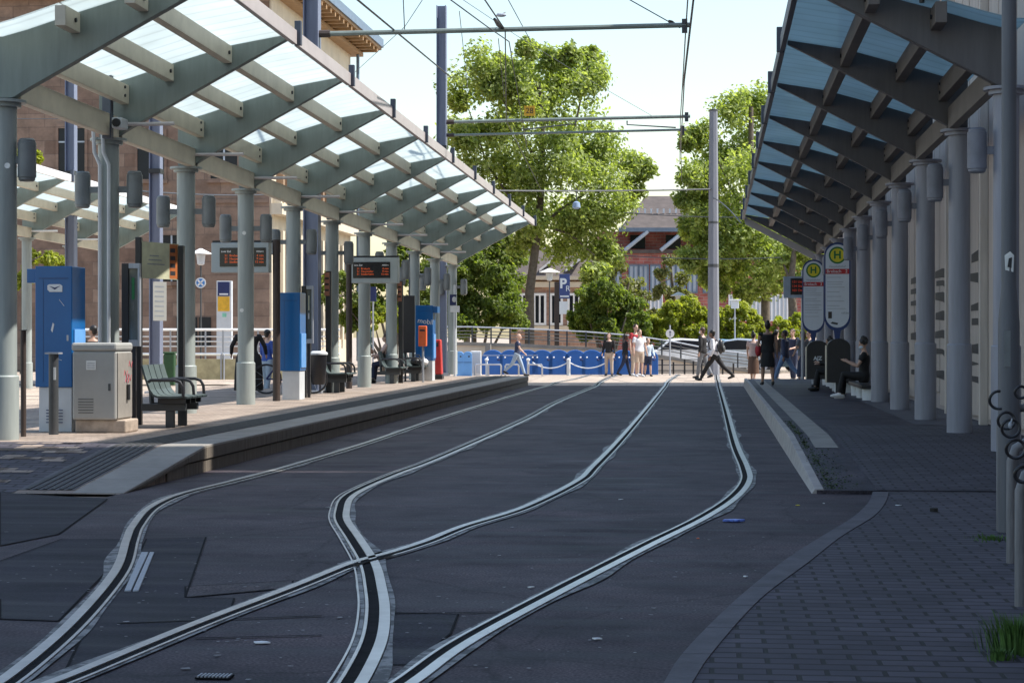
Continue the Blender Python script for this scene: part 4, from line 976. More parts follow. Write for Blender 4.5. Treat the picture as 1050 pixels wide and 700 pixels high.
# round white sign and signs beyond
rs = thing('round_sign', 'small round white sign with a dark arrow on a thin grey post', 'sign', at(687, 75, .045), TH)
MB().tube([(0, 0, 0), (0, 0, 1.95)], .03, 8).build('post', GALV, rs); MB().tube([(0, -.02, 1.62), (0, -.045, 1.62)], .165, 24).build('disc', WHITE, rs)
MB().prism([(-.015, -.047, 1.52), (.015, -.047, 1.52), (.015, -.047, 1.66), (.05, -.047, 1.66), (0, -.047, 1.73), (-.05, -.047, 1.66), (-.015, -.047, 1.66)], (0, -.004, 0)).build('arrow', NAVY, rs)
ps = thing('parking_sign', 'blue sign with a white P on a dark pylon in front of the tan house', 'sign', at(571, 90, 0), TH)
MB().b2(-.11, .11, 0, .2, 0, zy(289, 90)).build('pylon', RUSTB, ps, bevel=.01); MB().b2(.115, .6, 0, .14, zy(306, 90), zy(281, 90)).build('panel', pm('sign_blue', (.05, .075, .22), .5), ps, bevel=.01)
text('P', .62, WHITE, ps, facing_cam(.13, -.006, zy(291, 90)), bold=.02); text('R', .36, WHITE, ps, facing_cam(.4, -.006, zy(296, 90))); MB().b2(.15, .56, -.008, -.001, zy(304.5, 90), zy(303, 90)).build('arrow_line', WHITE, ps)
MB().b2(.115, .5, .0, .1, zy(322, 90), zy(309, 90)).build('lower_panel', WHITE, ps)
def lamp_post(label, px, zc, ytop, head='disc', r=.035, rh=.42):
    a = at(px, zc, 0); t = thing('street_lamp', label, 'street lamp', a, 0, 'street lamps'); zt_ = zy(ytop, zc)
    MB().tube([(0, 0, 0), (0, 0, .6), (0, 0, .62), (0, 0, zt_ - .25)], [r * 1.7, r * 1.7, r, r * .8], 8).build('post', DARKG if head != 'box' else GALV, t, smooth=True)
    if head == 'disc':
        MB().tube([(0, 0, zt_ - .02), (0, 0, zt_), (0, 0, zt_ + .1), (0, 0, zt_ + .18)], [rh, rh, rh * .5, .05], 16).build('shade', WHITE, t, smooth=True)
        MB().tube([(0, 0, zt_ - .42), (0, 0, zt_ - .38), (0, 0, zt_ - .03)], [.06, .13, .17], 12).build('lantern', PALE, t, smooth=True)
    else:
        MB().box((0, 0, zt_ - .1), (.34, .3, .32)).build('lantern', PALE, t, bevel=.02); MB().box((0, 0, zt_ + .1), (.5, .44, .06)).build('shade', WHITE, t, bevel=.01)
lamp_post('street lamp before the sandstone wall, above a round blue sign', 206, 70, 260, rh=.40)
lamp_post('street lamp with a white disc shade in front of the tan house', 563.5, 92, 279, rh=.5)
lamp_post('street lamp with a white disc shade before the red brick house', 696, 100, 303, rh=.42)
lamp_post('street lamp with a boxy head over the hedge, right of the free standing mast', 753.5, 84, 310, 'box')
ns = thing('no_stopping_sign', 'small round blue no stopping sign with a white cross fixed on a lamp post', 'sign', at(206, 69.8, zy(290, 69.8)), TH)
MB().tube([(0, -.06, 0), (0, -.085, 0)], .19, 24).build('rim', WHITE, ns); MB().tube([(0, -.086, 0), (0, -.092, 0)], .15, 24).build('disc', pm('traffic_blue', (.06, .22, .55), .4), ns)
for a in (45, -45): MB().box((0, -.095, 0), (.27, .005, .06), Matrix.Rotation(R(a), 3, 'Y')).build('stroke', WHITE, ns)
# cars beyond the ramp
def car(label, px, zc, mat, L_=4.2, rz=0.0, H_=1.48):
    r = thing('parked_car', label, 'car', at(px, zc, 0), rz, 'cars parked beyond the ramp')
    pr = [(-L_ / 2, .35), (-L_ / 2 + .05, .75), (-L_ / 2 + .25, .92), (-L_ * .2, .98), (-L_ * .08, H_ * .94), (L_ * .05, H_), (L_ * .27, H_ * .96), (L_ * .42, 1.0), (L_ / 2 - .05, .9), (L_ / 2, .4), (L_ / 2 - .1, .22), (-L_ / 2 + .1, .22)]
    MB().prism([(x, -.84, z) for x, z in pr], (0, 1.68, 0)).build('body', mat, r, bevel=.06)
    for sy in (-.845, .845):
        g = [(-L_ * .17, 1.0), (-L_ * .075, H_ * .9), (L_ * .05, H_ * .945), (L_ * .25, H_ * .91), (L_ * .36, 1.0)]
        MB().prism([(x, sy - .004, z) for x, z in g], (0, .008, 0)).build('side_window', WINDK, r)
    MB().prism([(-L_ * .205, -.7, 1.0), (-L_ * .09, -.62, H_ * .92), (-L_ * .09, .62, H_ * .92), (-L_ * .205, .7, 1.0)], (-.03, 0, .02)).build('windscreen', WINDK, r)
    for x in (-L_ * .31, L_ * .31):
        for sy in (-.86, .70):
            wl = MB().tube([(x, sy, .31), (x, sy + .16, .31)], .31, 18).build('wheel', BLACK, r, smooth=True); MB().tube([(x, sy - .006, .31), (x, sy + .17, .31)], .18, 12).build('rim', GALV, wl)
    MB().box((-L_ / 2 + .02, -.55, .68), (.1, .3, .14)).build('headlight', WHITE, r, bevel=.02); MB().box((-L_ / 2 + .02, .55, .68), (.1, .3, .14)).build('headlight', WHITE, r, bevel=.02)
CARW = pm('car_white', (.7, .72, .74), .25); CARB = pm('car_blue', (.20, .36, .50), .25); CARD = pm('car_dark', (.03, .07, .10), .25); CARS = pm('car_silver', (.5, .56, .62), .25, .4)
car('white car half hidden by the ramp railing, behind the round white sign', 690, 83.5, CARW, rz=TH + .1)
car('pale blue car between the round white sign and the crossing pair', 718, 85, CARB, rz=TH + .05)
car('silver car behind the backpack of the man in the white shirt', 752, 83.5, CARS, rz=TH - .15)
car('dark teal car behind the woman in the red and brown skirt', 784, 86, CARD, rz=TH)

# left background: low wall with white railing, info pillar
lw = thing('low_wall', 'low mossy cream wall with a white railing on top in front of the sandstone building', 'wall', at(150, 68, 0), TH)
def lx(px): return (px - 150) * 68 / F
MB().b2(lx(60), lx(348), 0, .3, 0, zy(368, 68)).build('wall', MOSSW, lw)
for hz_, r_ in ((zy(338, 68), .045), (zy(345, 68), .02), (zy(350, 68), .02), (zy(355, 68), .02), (zy(363, 68), .05)): MB().tube([(lx(62), .15, hz_), (lx(348), .15, hz_)], r_, 8).build('bar', WHITE, lw)
for px in range(66, 348, 18): MB().b2(lx(px) - .025, lx(px) + .025, .12, .18, zy(368, 68), zy(338, 68)).build('post', GALV, lw)
MB().tube([(lx(227), -.06, .0), (lx(227), -.06, .9), (lx(228.5), -.06, .98), (lx(230), -.06, .9), (lx(230), -.06, 0)], .03, 8).build('handrail_loop', GALV, lw)
ip = thing('info_pillar', 'grey information pillar with a navy panel above a yellow one', 'pillar', at(230, 74, 0), TH)
k = 74 / F; MB().b2(-8 * k, 7.5 * k, 0, .3, 0, zy(288, 74)).build('body', PALE, ip, bevel=.01)
MB().b2(-6.7 * k, 5.5 * k, -.012, -.001, zy(303.5, 74), zy(289, 74)).build('navy_panel', NAVY, ip); MB().b2(-6.7 * k, 5.5 * k, -.012, -.001, zy(319, 74), zy(304, 74)).build('yellow_panel', YELLOW, ip)
MB().b2(-5 * k, 4 * k, -.016, -.0125, zy(302.3, 74), zy(300.8, 74)).build('title_line', WHITE, ip); MB().b2(-2 * k, 2.2 * k, -.012, -.001, zy(325, 74), zy(321, 74)).build('green_mark', pm('mint', (.25, .6, .45), .5), ip)
gb = thing('green_box', 'green bin behind the bench beside the timetable panel', 'bin', at(172, 62, 0), TH); MB().b2(-.14, .2, 0, .4, 0, 1.0).build('body', GREENB, gb, bevel=.03); MB().b2(-.16, .22, -.02, .42, 1.001, 1.06).build('lid', GREENB, gb, bevel=.02)

# ------------------------------------------------------------------ left platform furniture
def ticket_machine(label, px, py, wpx, ytop, zc, logo=True, side_red=False):
    o_ = at(px, zc, PZ); k = zc / F; wd = wpx * k; h = zy(ytop, zc) - PZ
    r = thing('ticket_machine', label, 'ticket machine', o_, 0, 'blue ticket machines')
    MB().b2(0, wd, 0, .55, h * .27, h).build('body', BLUEM, r, bevel=.012)
    MB().b2(.04, wd - .015, .03, .52, 0, h * .27 - .001).build('base', PALE, r, bevel=.008)
    MB().b2(wd + .001, wd + .018, .06, .50, h * .30, h * .62).build('sunlit_side_panel', BLUEL, r, bevel=.004)  # pale blue paints in sunlight on the machine's right side
    MB().b2(-.12 if logo != 'right' else wd - .01, .001 if logo != 'right' else wd + .13, .02, .50, h * .90, h * .985).build('canopy_lip', BLUEM, r, bevel=.008)
    s = MB(); s.b2(0.05, wd - .05, -.004, -.0005, h * .925, h * .928); s.b2(wd * .22, wd * .225, -.004, -.0006, h * .3, h * .92); s.build('seam', NAVY, r)
    return r, wd, h
tm, wd, h = ticket_machine('big blue ticket machine with a white emblem, nearest the camera behind the grey cabinet', 36, 443, 39, 273, 25.6)
wd0, h0 = wd, h
q = MB()
q.prism([(.17 + .20 * x, -.004, h * .845 + .10 * z) for x, z in ((0, .3), (.15, 0), (1, 0), (1, .8), (.85, 1), (.12, 1), (0, .85))], (0, -.006, 0)); q.build('emblem', WHITE, tm)
q = MB(); q.prism([(.20, -.0105, h * .845 + .075), (.27, -.0105, h * .845 + .03), (.345, -.0105, h * .845 + .08), (.27, -.0105, h * .845 + .055)], (0, -.004, 0)); q.build('emblem_mark', NAVY, tm)
MB().prism([(.215, -.002, h * .615), (.235, -.002, h * .60), (.26, -.002, h * .65), (.24, -.002, h * .66)], (0, -.003, 0)).build('sticker', WHITE, tm)
t2, wd, h = ticket_machine('blue ticket machine in the middle of the platform, right of the dark display post', 287, 411, 21, 300, 38.5)
t3, wd, h = ticket_machine('blue ticket machine furthest away with white script, beside the red bin', 426, 385, 18, 313, 55, 'right')
text('mobil', .2, WHITE, t3, facing_cam(.06, -.004, h * .80) @ Matrix.Rotation(R(-8), 4, 'Z'))
# grey cabinet
a = at(74, 25.3, PZ); k = 25.3 / F
cb = thing('utility_cabinet', 'grey metal utility cabinet on a stone base with red scribbles on its sunny side', 'cabinet', a)
MB().b2(.02, 55 * k, .05, .62, 0, .17).build('stone_base', STONE, cb, bevel=.02)
MB().b2(0, 46 * k, 0, .70, .171, 1.06).build('body', CABG, cb, bevel=.025)
MB().b2(-.012, 46 * k + .012, -.015, .715, 1.061, 1.17).build('lid', CABG, cb, bevel=.03)
MB().b2(15 * k, 25 * k, -.008, -.001, .82, .94).build('notice', STICKER, cb)
for i in range(4): MB().b2(16 * k, 24 * k, -.0105, -.0085, .84 + i * .022, .846 + i * .022).build('text_line', INKG, cb)
dr_ = MB().b2(46 * k + .001, 46 * k + .016, .04, .66, .19, 1.04).build('door', CONCL, cb, bevel=.004)
MB().b2(46 * k + .017, 46 * k + .045, .40, .46, .42, .62).build('handle', BLACK, dr_)
MB().b2(46 * k + .017, 46 * k + .03, .50, .53, .42, .62).build('handle', BLACK, dr_)
rg = random.Random(4)
for i in range(7):
    y0 = .28 + rg.random() * .25; z0 = .62 + rg.random() * .3
    MB().tube([(46 * k + .018, y0, z0), (46 * k + .018, y0 + .03, z0 + .07), (46 * k + .018, y0 + .10, z0 - .02), (46 * k + .018, y0 + .14, z0 + .06)], .005, 5).build('scribble', GRAFR if i < 5 else INKG, dr_)
MB().b2(wd0 * .86, wd0 * .90, -.014, -.001, h0 * .55, h0 * .585).build('lock', GALV, tm)
for i in range(5): MB().b2(wd0 * .3, wd0 * .75, -.006, -.0008, .12 + i * .04, .132 + i * .04).build('vent_slot', NAVY, tm)
for (u, v, a) in ((.62, .44, .3), (.5, .36, -.5), (.72, .78, .9)): MB().box((wd0 * u, -.003, h0 * v), (.11, .003, .006), Matrix.Rotation(a, 3, 'Y')).build('scratch', PALE, tm)
for i in range(6): MB().b2(.08, 46 * k - .3, -.006, -.0008, .26 + i * .035, .268 + i * .035).build('vent_slot', DARKG, cb)
MB().b2(46 * k - .1, 46 * k - .07, -.012, -.001, .55, .64).build('lock', DARKG, cb)
# bollard post with flat top, thin dark post
b_ = thing('flat_topped_post', 'dark grey post with a flat square top in front of the nearest blue ticket machine', 'post', at(55, 24.9, PZ)); hh = zy(363, 24.9) - PZ
MB().tube([(0, 0, 0), (0, 0, hh)], .062, 14).build('shaft', DARKG, b_, smooth=True); MB().b2(-.09, .09, -.08, .08, hh + .001, hh + .022).build('top_plate', GALV, b_); MB().b2(.02, .05, -.066, -.06, .7, .86).build('sticker', STICKER, b_)
b_ = thing('thin_post', 'thin dark rusty post right beside the nearest left column', 'post', at(24, 24.4, PZ)); hh = zy(339, 24.4) - PZ
MB().tube([(0, 0, 0), (0, 0, hh)], .035, 10).build('shaft', RUSTB, b_, smooth=True); MB().tube([(0, 0, hh), (0, 0, hh + .01)], .05, 10).build('cap', DARKG, b_)

# bench (faces +X, towards the track)
def bench():
    r = thing('platform_bench', '', 'bench', (0, 0, 0), 0, 'slatted platform benches')
    pr = [(-.30, .86), (-.26, .72), (-.19, .52), (-.14, .45), (-.08, .425), (.10, .42), (.28, .43), (.34, .415)]
    for i in range(4):
        y0 = i * .27; m = MB(); n = len(pr); A = []
        for j, (x, z) in enumerate(pr):
            A.append((x, y0, z)); 
        B = [(x, y0 + .24, z) for x, z in pr]
        m.strip(A, B); s = m.build('seat_shell', BENCHG, r); md = s.modifiers.new('thickness', 'SOLIDIFY'); md.thickness = .028; md.offset = 0
        MB().b2(-.1, .28, y0 + .10, y0 + .14, .33, .405).build('rib', BLACK, s)
    MB().b2(-.32, .30, .2, .30, .24, .325).b2(-.32, .30, .8, .9, .24, .3249).build('support_beam', DARKG, r, bevel=.005) if False else None
    for y0 in (.18, .80): MB().b2(-.36, .26, y0, y0 + .09, .23, .327).build('support_beam', DARKG, r, bevel=.006)
    for y0 in (.18, .80): MB().b2(-.02, .10, y0 + .01, y0 + .08, 0, .229).build('leg', DARKG, r, bevel=.006)
    MB().tube([(-.30, .5, .30), (-.33, .5, .84)], .035, 8).build('back_strut', DARKG, r)
    for y0 in (-.02, .525, 1.07):
        MB().tube([(-.2, y0, .63), (-.16, y0, .655), (.16, y0, .655), (.24, y0, .63), (.28, y0, .56), (.29, y0, .43)], .022, 8).build('armrest', BLACK, r, smooth=True)
    return r
bn = bench(); bn.location = at(167, 26.6, PZ) ; bn['label'] = 'dark green slatted bench nearest the camera, between the grey cabinet and a column'
bn2 = copy_tree(bn); bn2.location = at(341.5, 43.2, PZ); bn2['label'] = 'green slatted bench beside the black rubbish bin, lit by the sun'
bn3 = copy_tree(bn); bn3.location = at(421, 54.0, PZ); bn3['label'] = 'furthest green bench, with bags lying on its seat'

# poster cases and timetable frames
def poster_case(label, px, zc, wpx, ytop, ybot, mat, post_h=True):
    k = zc / F; r = thing('poster_case', label, 'poster case', at(px, zc, PZ), R(3), 'glass poster cases'); w_ = wpx * k; z0, z1 = zy(ybot, zc) - PZ, zy(ytop, zc) - PZ
    MB().b2(0, .10, 0, .12, 0, z1).build('post', BLACK, r, bevel=.008)
    f = MB(); f.b2(.101, w_, 0, .09, z1 - .07, z1); f.b2(.101, w_, 0, .0899, z0, z0 + .09); f.b2(w_ - .03, w_, .0, .0898, z0 + .0901, z1 - .0701); f.build('frame', GALV, r, bevel=.004)
    MB().b2(.101, w_ - .031, .03, .06, z0 + .091, z1 - .071).build('glass', mat, r); MB().b2(w_ - .12, w_ - .06, .01, .08, 0, z0 - .001).build('leg', BLACK, r)
    MB().b2(.14, w_ - .08, .024, .0295, z1 - .5, z1 - .2).build('poster', GREENR if mat is MIRROR and zc < 30 else POSTER, r); MB().b2(.16, w_ - .1, .022, .0235, z0 + .5, z0 + .62).build('poster_strip', PALE, r)  # green sheet in the near case paints in a reflection
    return r
poster_case('glass poster case with a painted greenish reflection beside the grey cabinet', 124.5, 27.2, 19, 270, 355, MIRROR)
poster_case('glass poster case between the middle blue ticket machine and the thick mast', 309, 40, 12, 293, 352, MIRROR)
k = 27.6 / F
tf = thing('timetable_frame', 'cream timetable panel with an orange strip held between two black posts', 'sign', at(138.5, 27.6, PZ), 0)
zt_ = zy(243, 27.6) - PZ
MB().b2(0, .085, 0, .09, 0, zt_).build('post', BLACK, tf, bevel=.006); MB().b2(.37, .45, .9, 1.0, 0, zt_ - .08).build('post', BLACK, tf, bevel=.006)
def slant(u0, u1, z0, z1, dy=0.0):      # panel spanning the two posts
    X0, Y0_, X1, Y1_ = .085, .05, .37, .92
    p = lambda u: (X0 + (X1 - X0) * u, Y0_ + (Y1_ - Y0_) * u - dy)
    a, b_ = p(u0), p(u1); return [(a[0], a[1], z0), (b_[0], b_[1], z0), (b_[0], b_[1], z1), (a[0], a[1], z1)]
MB().prism(slant(0, 1, zt_ - .58, zt_ - .06), (0, .03, 0)).build('panel', POSTER, tf)
MB().prism(slant(.76, .98, zt_ - .57, zt_ - .07, .006), (0, .004, 0)).build('orange_strip', pm('strip_orange', (.42, .13, .04), .5), tf)
for i in range(4): MB().prism(slant(.78, .92, zt_ - .52 + i * .11, zt_ - .46 + i * .11, .011), (0, .004, 0)).build('strip_mark', INK, tf)
for i in range(3): MB().prism(slant(.15 + .03 * i, .62 - .08 * i, zt_ - .38 + i * .06, zt_ - .365 + i * .06, .006), (0, .004, 0)).build('text_line', INKG, tf)
MB().prism(slant(.30, .66, zt_ - 1.18, zt_ - .62), (0, .02, 0)).build('timetable', CABG, tf)
for i in range(7): MB().prism(slant(.35, .60, zt_ - 1.12 + i * .07, zt_ - 1.10 + i * .07, .005), (0, .003, 0)).build('text_line', INKG, tf)
# departure displays
DCASE = pm('display_case', (.36, .405, .41), .45, 0, .08)
def display(label, post_px, zc, x0, x1, ytop, ybot, side, sc0, rows):
    k = zc / F; r = thing('departure_display', label, 'display', at(post_px, zc, PZ), 0, 'departure displays on black posts'); X = lambda px: (px - post_px) * k
    z0, z1 = zy(ybot, zc) - PZ, zy(ytop, zc) - PZ
    MB().tube([(0, 0, 0), (0, 0, z1 + .06)], .075, 12).build('post', RUSTB, r, smooth=True)
    MB().b2(X(x0), X(x1), -.13, .13, z0, z1).build('case', DCASE, r, bevel=.012)
    s0, s1 = X(sc0[0]), X(sc0[1]); sz0, sz1 = z0 + (z1 - z0) * .2, z1 - (z1 - z0) * .17
    MB().b2(s0, s1, -.142, -.131, sz0, sz1).build('screen', SCREEN, r); hgt = sz1 - sz0
    text('Linie Ziel', hgt * .14, LEDW, r, facing_cam(s0 + .03, -.144, sz1 - hgt * .2), name='heading'); text('Abfahrt', hgt * .13, LEDW, r, facing_cam(s1 - .04, -.144, sz1 - hgt * .2), name='heading', align='RIGHT')
    for i, (a, b_) in enumerate(rows):
        z = sz1 - hgt * (.42 + .17 * i); text(a, hgt * .17, LEDO, r, facing_cam(s0 + .10, -.144, z), name='departure_line'); text(b_, hgt * .17, LEDO, r, facing_cam(s1 - .04, -.144, z), name='departure_line', align='RIGHT')
    MB().b2(min(X(x0), X(x1)) if side < 0 else -.05, .05 if side < 0 else max(X(x0), X(x1)), -.04, .04, z1 + .001, z1 + .05).build('bracket', BLACK, r)
    return r
rows = [('S1  Brebach', '4 min'), ('S1  Heusweiler', '9 min'), ('S1  Siedlerheim', '12 min')]
display('departure display with orange text, behind the column next to the middle blue ticket machine', 283.5, 37.9, 217, 277, 249, 279.5, -1, (226, 274), rows)
display('departure display with red orange text hung to the right of its dark post', 358, 47, 361.5, 409.5, 264.5, 290.5, 1, (363, 401.5), rows)
# rubbish bin on the left platform
rb_ = thing('rubbish_bin', 'black rubbish bin with a pale rounded lid, left of the sunlit bench', 'bin', at(326.5, 42, PZ)); k = 42 / F
MB().tube([(0, 0, .22), (0, 0, .25), (0, 0, .86)], [.13, .15, .19], 16).build('body', BLACK, rb_, smooth=True); MB().tube([(0, 0, .861), (0, 0, .90), (0, 0, .94)], [.205, .205, .14], 16).build('lid', PALE, rb_, smooth=True); MB().b2(-.22, -.16, -.03, .03, 0, 1.1).build('post', BLACK, rb_)
# dark posts with orange notices
for px, zc, yt, yb_, lb in ((337, 43.6, 278, 402, 'slim black post with an orange notice, right of the rubbish bin'), (411, 52.5, 288, 389, 'slim black post with a reddish notice left of the furthest bench')):
    k = zc / F; r = thing('notice_post', lb, 'post', at(px, zc, PZ), 0, 'slim black notice posts'); z1 = zy(yt, zc) - PZ
    MB().b2(-.06, .06, -.04, .04, 0, z1).build('post', BLACK, r, bevel=.005); MB().b2(-.085, .03, -.055, -.041, z1 - .55, z1 - .03).build('notice', pm('notice_orange', (.42, .17, .10), .5), r)
    for i in range(3): MB().b2(-.07, .015, -.058, -.0555, z1 - .45 + i * .13, z1 - .40 + i * .13).build('text_line', RUSTB, r)
r = thing('info_board', 'tall black information board on two legs behind the furthest bench', 'board', at(417, 54.2, PZ)); z1 = zy(303, 54.2) - PZ
MB().b2(-.10, .22, 0, .1, .8, z1).build('board', BLACK, r, bevel=.01)
for x in (-.07, .15): MB().b2(x, x + .05, .02, .07, 0, .799).build('leg', BLACK, r)
MB().b2(.05, .09, .03, .07, z1 + .001, z1 + 1.15).build('stay', BRACK, r)
# red post box and red folded barrier
r = thing('red_bin', 'small orange red bin on a thin post in front of the furthest blue ticket machine', 'bin', at(433.5, 53.4, PZ)); z0, z1 = zy(355, 53.4) - PZ, zy(334, 53.4) - PZ
MB().b2(-.11, .11, -.1, .1, z0, z1).build('box', ORANGE, r, bevel=.02); MB().tube([(0, .05, 0), (0, .05, z0 - .001)], .03, 8).build('post', GALV, r); MB().b2(-.07, .07, -.105, -.1005, z1 - .15, z1 - .1).build('slot', INK, r)
r = thing('red_barrier', 'red plastic barrier leaning against the blue ticket machine at the platform end', 'barrier', at(448, 57, PZ)); hh = zy(348, 57) - PZ
MB().prism([(-.06, 0, .14), (.14, 0, .14), (.10, 0, hh), (-.08, 0, hh)], (0, .35, 0)).build('body', RED, r, bevel=.03); MB().b2(-.08, .16, -.03, .38, 0, .139).build('foot', BLACK, r, bevel=.02); MB().b2(-.05, .04, -.006, -.001, hh * .82, hh * .92).build('handle_hole', INK, r)
# bags on the furthest bench
b0_ = at(421, 54, PZ)
r = thing('bag', 'dark shoulder bag lying on the furthest bench', 'bag', b0_ + Vector((.12, .25, .435))); MB().ell((0, 0, .12), (.17, .2, .13)).build('body', BLACK, r, smooth=True); MB().tube([(-.1, 0, .2), (-.05, 0, .3), (.08, 0, .3), (.12, 0, .2)], .015, 6).build('strap', DARKG, r)
r = thing('bag', 'pale plastic bag lying at the front edge of the furthest bench', 'bag', b0_ + Vector((.26, .62, .435))); MB().ell((0, 0, .1), (.15, .18, .11)).build('body', WHITE, r, smooth=True); MB().tube([(0, 0, .2), (.02, 0, .26)], [.04, .015], 6).build('knot', WHITE, r)
# stop sign at the platform end
r = thing('stop_pole', 'thin pole with a small navy and white sign at the left platform end', 'sign', at(466.5, 61.5, PZ)); z1 = zy(292, 61.5) - PZ
MB().tube([(0, 0, 0), (0, 0, z1)], .045, 8).build('pole', PALE, r); k = 61.5 / F
MB().b2(-5 * k, 1.5 * k, -.08, -.05, zy(313, 61.5) - PZ, zy(302, 61.5) - PZ).build('navy_sign', NAVY, r); MB().b2(-4.5 * k, 5 * k, -.08, -.05, zy(320, 61.5) - PZ, zy(313.5, 61.5) - PZ).build('white_sign', WHITE, r); MB().ell((-.01, -.085, zy(307, 61.5) - PZ), (.07, .01, .09)).build('mark', PALE, r)
r = thing('navy_sign', 'small navy sign hanging between two columns right of the second departure display', 'sign', at(382, 66, 0)); z0, z1 = zy(309, 66), zy(294, 66); MB().b2(-.12, .12, 0, .06, z0, z1).build('panel', NAVY, r); MB().tube([(0, .1, 0), (0, .1, z1)], .03, 8).build('pole', GALV, r)
# bicycle behind the platform
bx = thing('bicycle', 'parked bicycle partly hidden behind the dark display post on the left platform', 'bicycle', at(297, 42.5, PZ), R(12))
def wheel(x):
    c = [(x + .31 * math.cos(a), 0, .33 + .31 * math.sin(a)) for a in [2 * math.pi * k / 24 for k in range(25)]]
    t = MB().tube(c, .022, 6, caps=False).build('wheel', BLACK, bx)
    sp = MB()
    for k in range(10): sp.tube([(x, 0, .33), (x + .3 * math.cos(k * .628), 0, .33 + .3 * math.sin(k * .628))], .003, 4)
    sp.build('spokes', GALV, t)
wheel(-.5); wheel(.5)
fr = MB(); 
for a, b2_ in (((-.5, 0, .33), (-.08, 0, .3)), ((-.08, 0, .3), (-.2, 0, .78)), ((-.2, 0, .74), (.3, 0, .8)), ((.3, 0, .8), (-.08, 0, .3)), ((-.5, 0, .33), (-.2, 0, .72)), ((.5, 0, .33), (.28, 0, .9))): fr.tube([a, b2_], .02, 6)
fr.build('frame', NAVY, bx); MB().tube([(.22, -.28, .98), (.3, -.1, .95), (.3, .1, .95), (.22, .28, .98)], .016, 6).build('handlebar', BLACK, bx); MB().ell((-.22, 0, .84), (.14, .08, .04)).build('saddle', BLACK, bx)

# ------------------------------------------------------------------ right platform furniture
SIGNB = pm('sign_navy_frame', (.02, .045, .16), .45)
def stop_sign(label, px, zc, ytop, ybot, wpx, more):
    k = zc / F; r = thing('bus_stop_sign', label, 'bus stop sign', at(px, zc, RZ), 0, 'bus stop signs'); w_ = wpx * k / 2; z0, z1 = zy(ybot, zc) - RZ, zy(ytop, zc) - RZ
    def pad(w2, a, b_, y0, y1, neck):
        q = []
        for i in range(19): t = math.pi * i / 18; q.append((w2 * math.cos(t), y0, b_ - w2 + w2 * math.sin(t)))
        for i in range(13): t = math.pi + math.pi * i / 12; q.append((w2 * math.cos(t), y0, a + w2 * 1.05 + w2 * 1.05 * math.sin(t)))
        return MB().prism(q, (0, y1 - y0, 0))
    pad(w_, z0 - .1, z1, -.03, .03, 1).build('frame', SIGNB, r); pad(w_ * .90, z0 - .02, z1 - .05, -.036, -.0301, 0).build('panel', pm('sign_white', (.66, .70, .76), .45, 0, .05), r)
    MB().tube([(0, .05, 0), (0, .05, z0 + .1)], .045, 10).build('pole', GALV, r, smooth=True)
    MB().prism([(-.10, -.02, z0 + .02), (.10, -.02, z0 + .02), (.045, -.02, z0 - .35), (-.045, -.02, z0 - .35)], (0, .04, 0)).build('neck', SIGNB, r)
    c = z1 - w_ * 1.0
    MB().tube([(0, -.037, c), (0, -.041, c)], w_ * .66, 32).build('green_ring', GREENR, r); MB().tube([(0, -.0415, c), (0, -.044, c)], w_ * .53, 32).build('yellow_disc', SIGNY, r)
    text('H', w_ * .82, GREENR, r, facing_cam(0, -.046, c), align='CENTER', bold=.008, name='stop_letter')
    zb = c - w_ * 1.2
    text('Hauptbahnhof', w_ * .22, INKG, r, facing_cam(0, -.038, zb + .10), align='CENTER', name='stop_name')
    MB().b2(-w_ * .9, w_ * .9, -.041, -.037, zb - .075, zb + .045).build('red_band', REDBAND, r)
    text('Brebach', .105, WHITE, r, facing_cam(-w_ * .82, -.043, zb - .015), name='band_text'); text('2' if more else '3', .11, WHITE, r, facing_cam(w_ * .6, -.043, zb - .015), name='band_text')
    y = zb - .16; rg = random.Random(px)
    while y > z0 + (.42 if more else .34):
        MB().b2(-w_ * .78, w_ * rg.uniform(.1, .75), -.0385, -.037, y, y + .008).build('text_line', INKG, r); y -= rg.choice((.055, .07, .11))
    if more:
        MB().b2(-w_ * .7, -w_ * .42, -.0395, -.037, z0 + .2, z0 + .36).build('picture', RUSTB, r)
        text('rail.bus', .07, INKG, r, facing_cam(w_ * .3, -.038, z0 + .33), name='footer')
        MB().prism([(-.16, -.0395, z0 + .08), (0, -.0395, z0 + .05), (.02, -.0395, z0 + .09), (-.12, -.0395, z0 + .12)], (0, .002, 0)).build('footer_mark', INK, r)
    return r
stop_sign('nearer and taller bus stop sign with a green ringed H, above the seated woman', 858.5, 46.5, 248.5, 335, 26.5, True)
stop_sign('smaller looking bus stop sign with a green ringed H, next to the small display', 834, 54.4, 266, 338, 22.5, False)
k = 60.5 / F
r = thing('departure_display', 'small departure display with red text left of the bus stop signs', 'display', at(821.5, 60.5, RZ), 0); z0, z1 = zy(305.5, 60.5) - RZ, zy(283.5, 60.5) - RZ
MB().tube([(.05, 0.1, 0), (.05, 0.1, z1 + .2)], .05, 8).build('post', GALV, r); MB().b2(-18 * k, 2 * k, -.12, .05, z0, z1).build('case', pm('case_blue', (.33, .38, .45), .5), r, bevel=.01)
MB().b2(-11 * k, 1.9 * k, -.13, -.121, z0 + .1, z1 - .06).build('screen', SCREEN, r)
LEDR = pm('led_red', (.6, .05, .02), .5, emit=.16)
for i, tx in enumerate(('121 Uni', '124 Dud', '105 Ott')): text(tx, .1, LEDR, r, facing_cam(-9.5 * k, -.133, z1 - .17 - i * .13), name='departure_line')
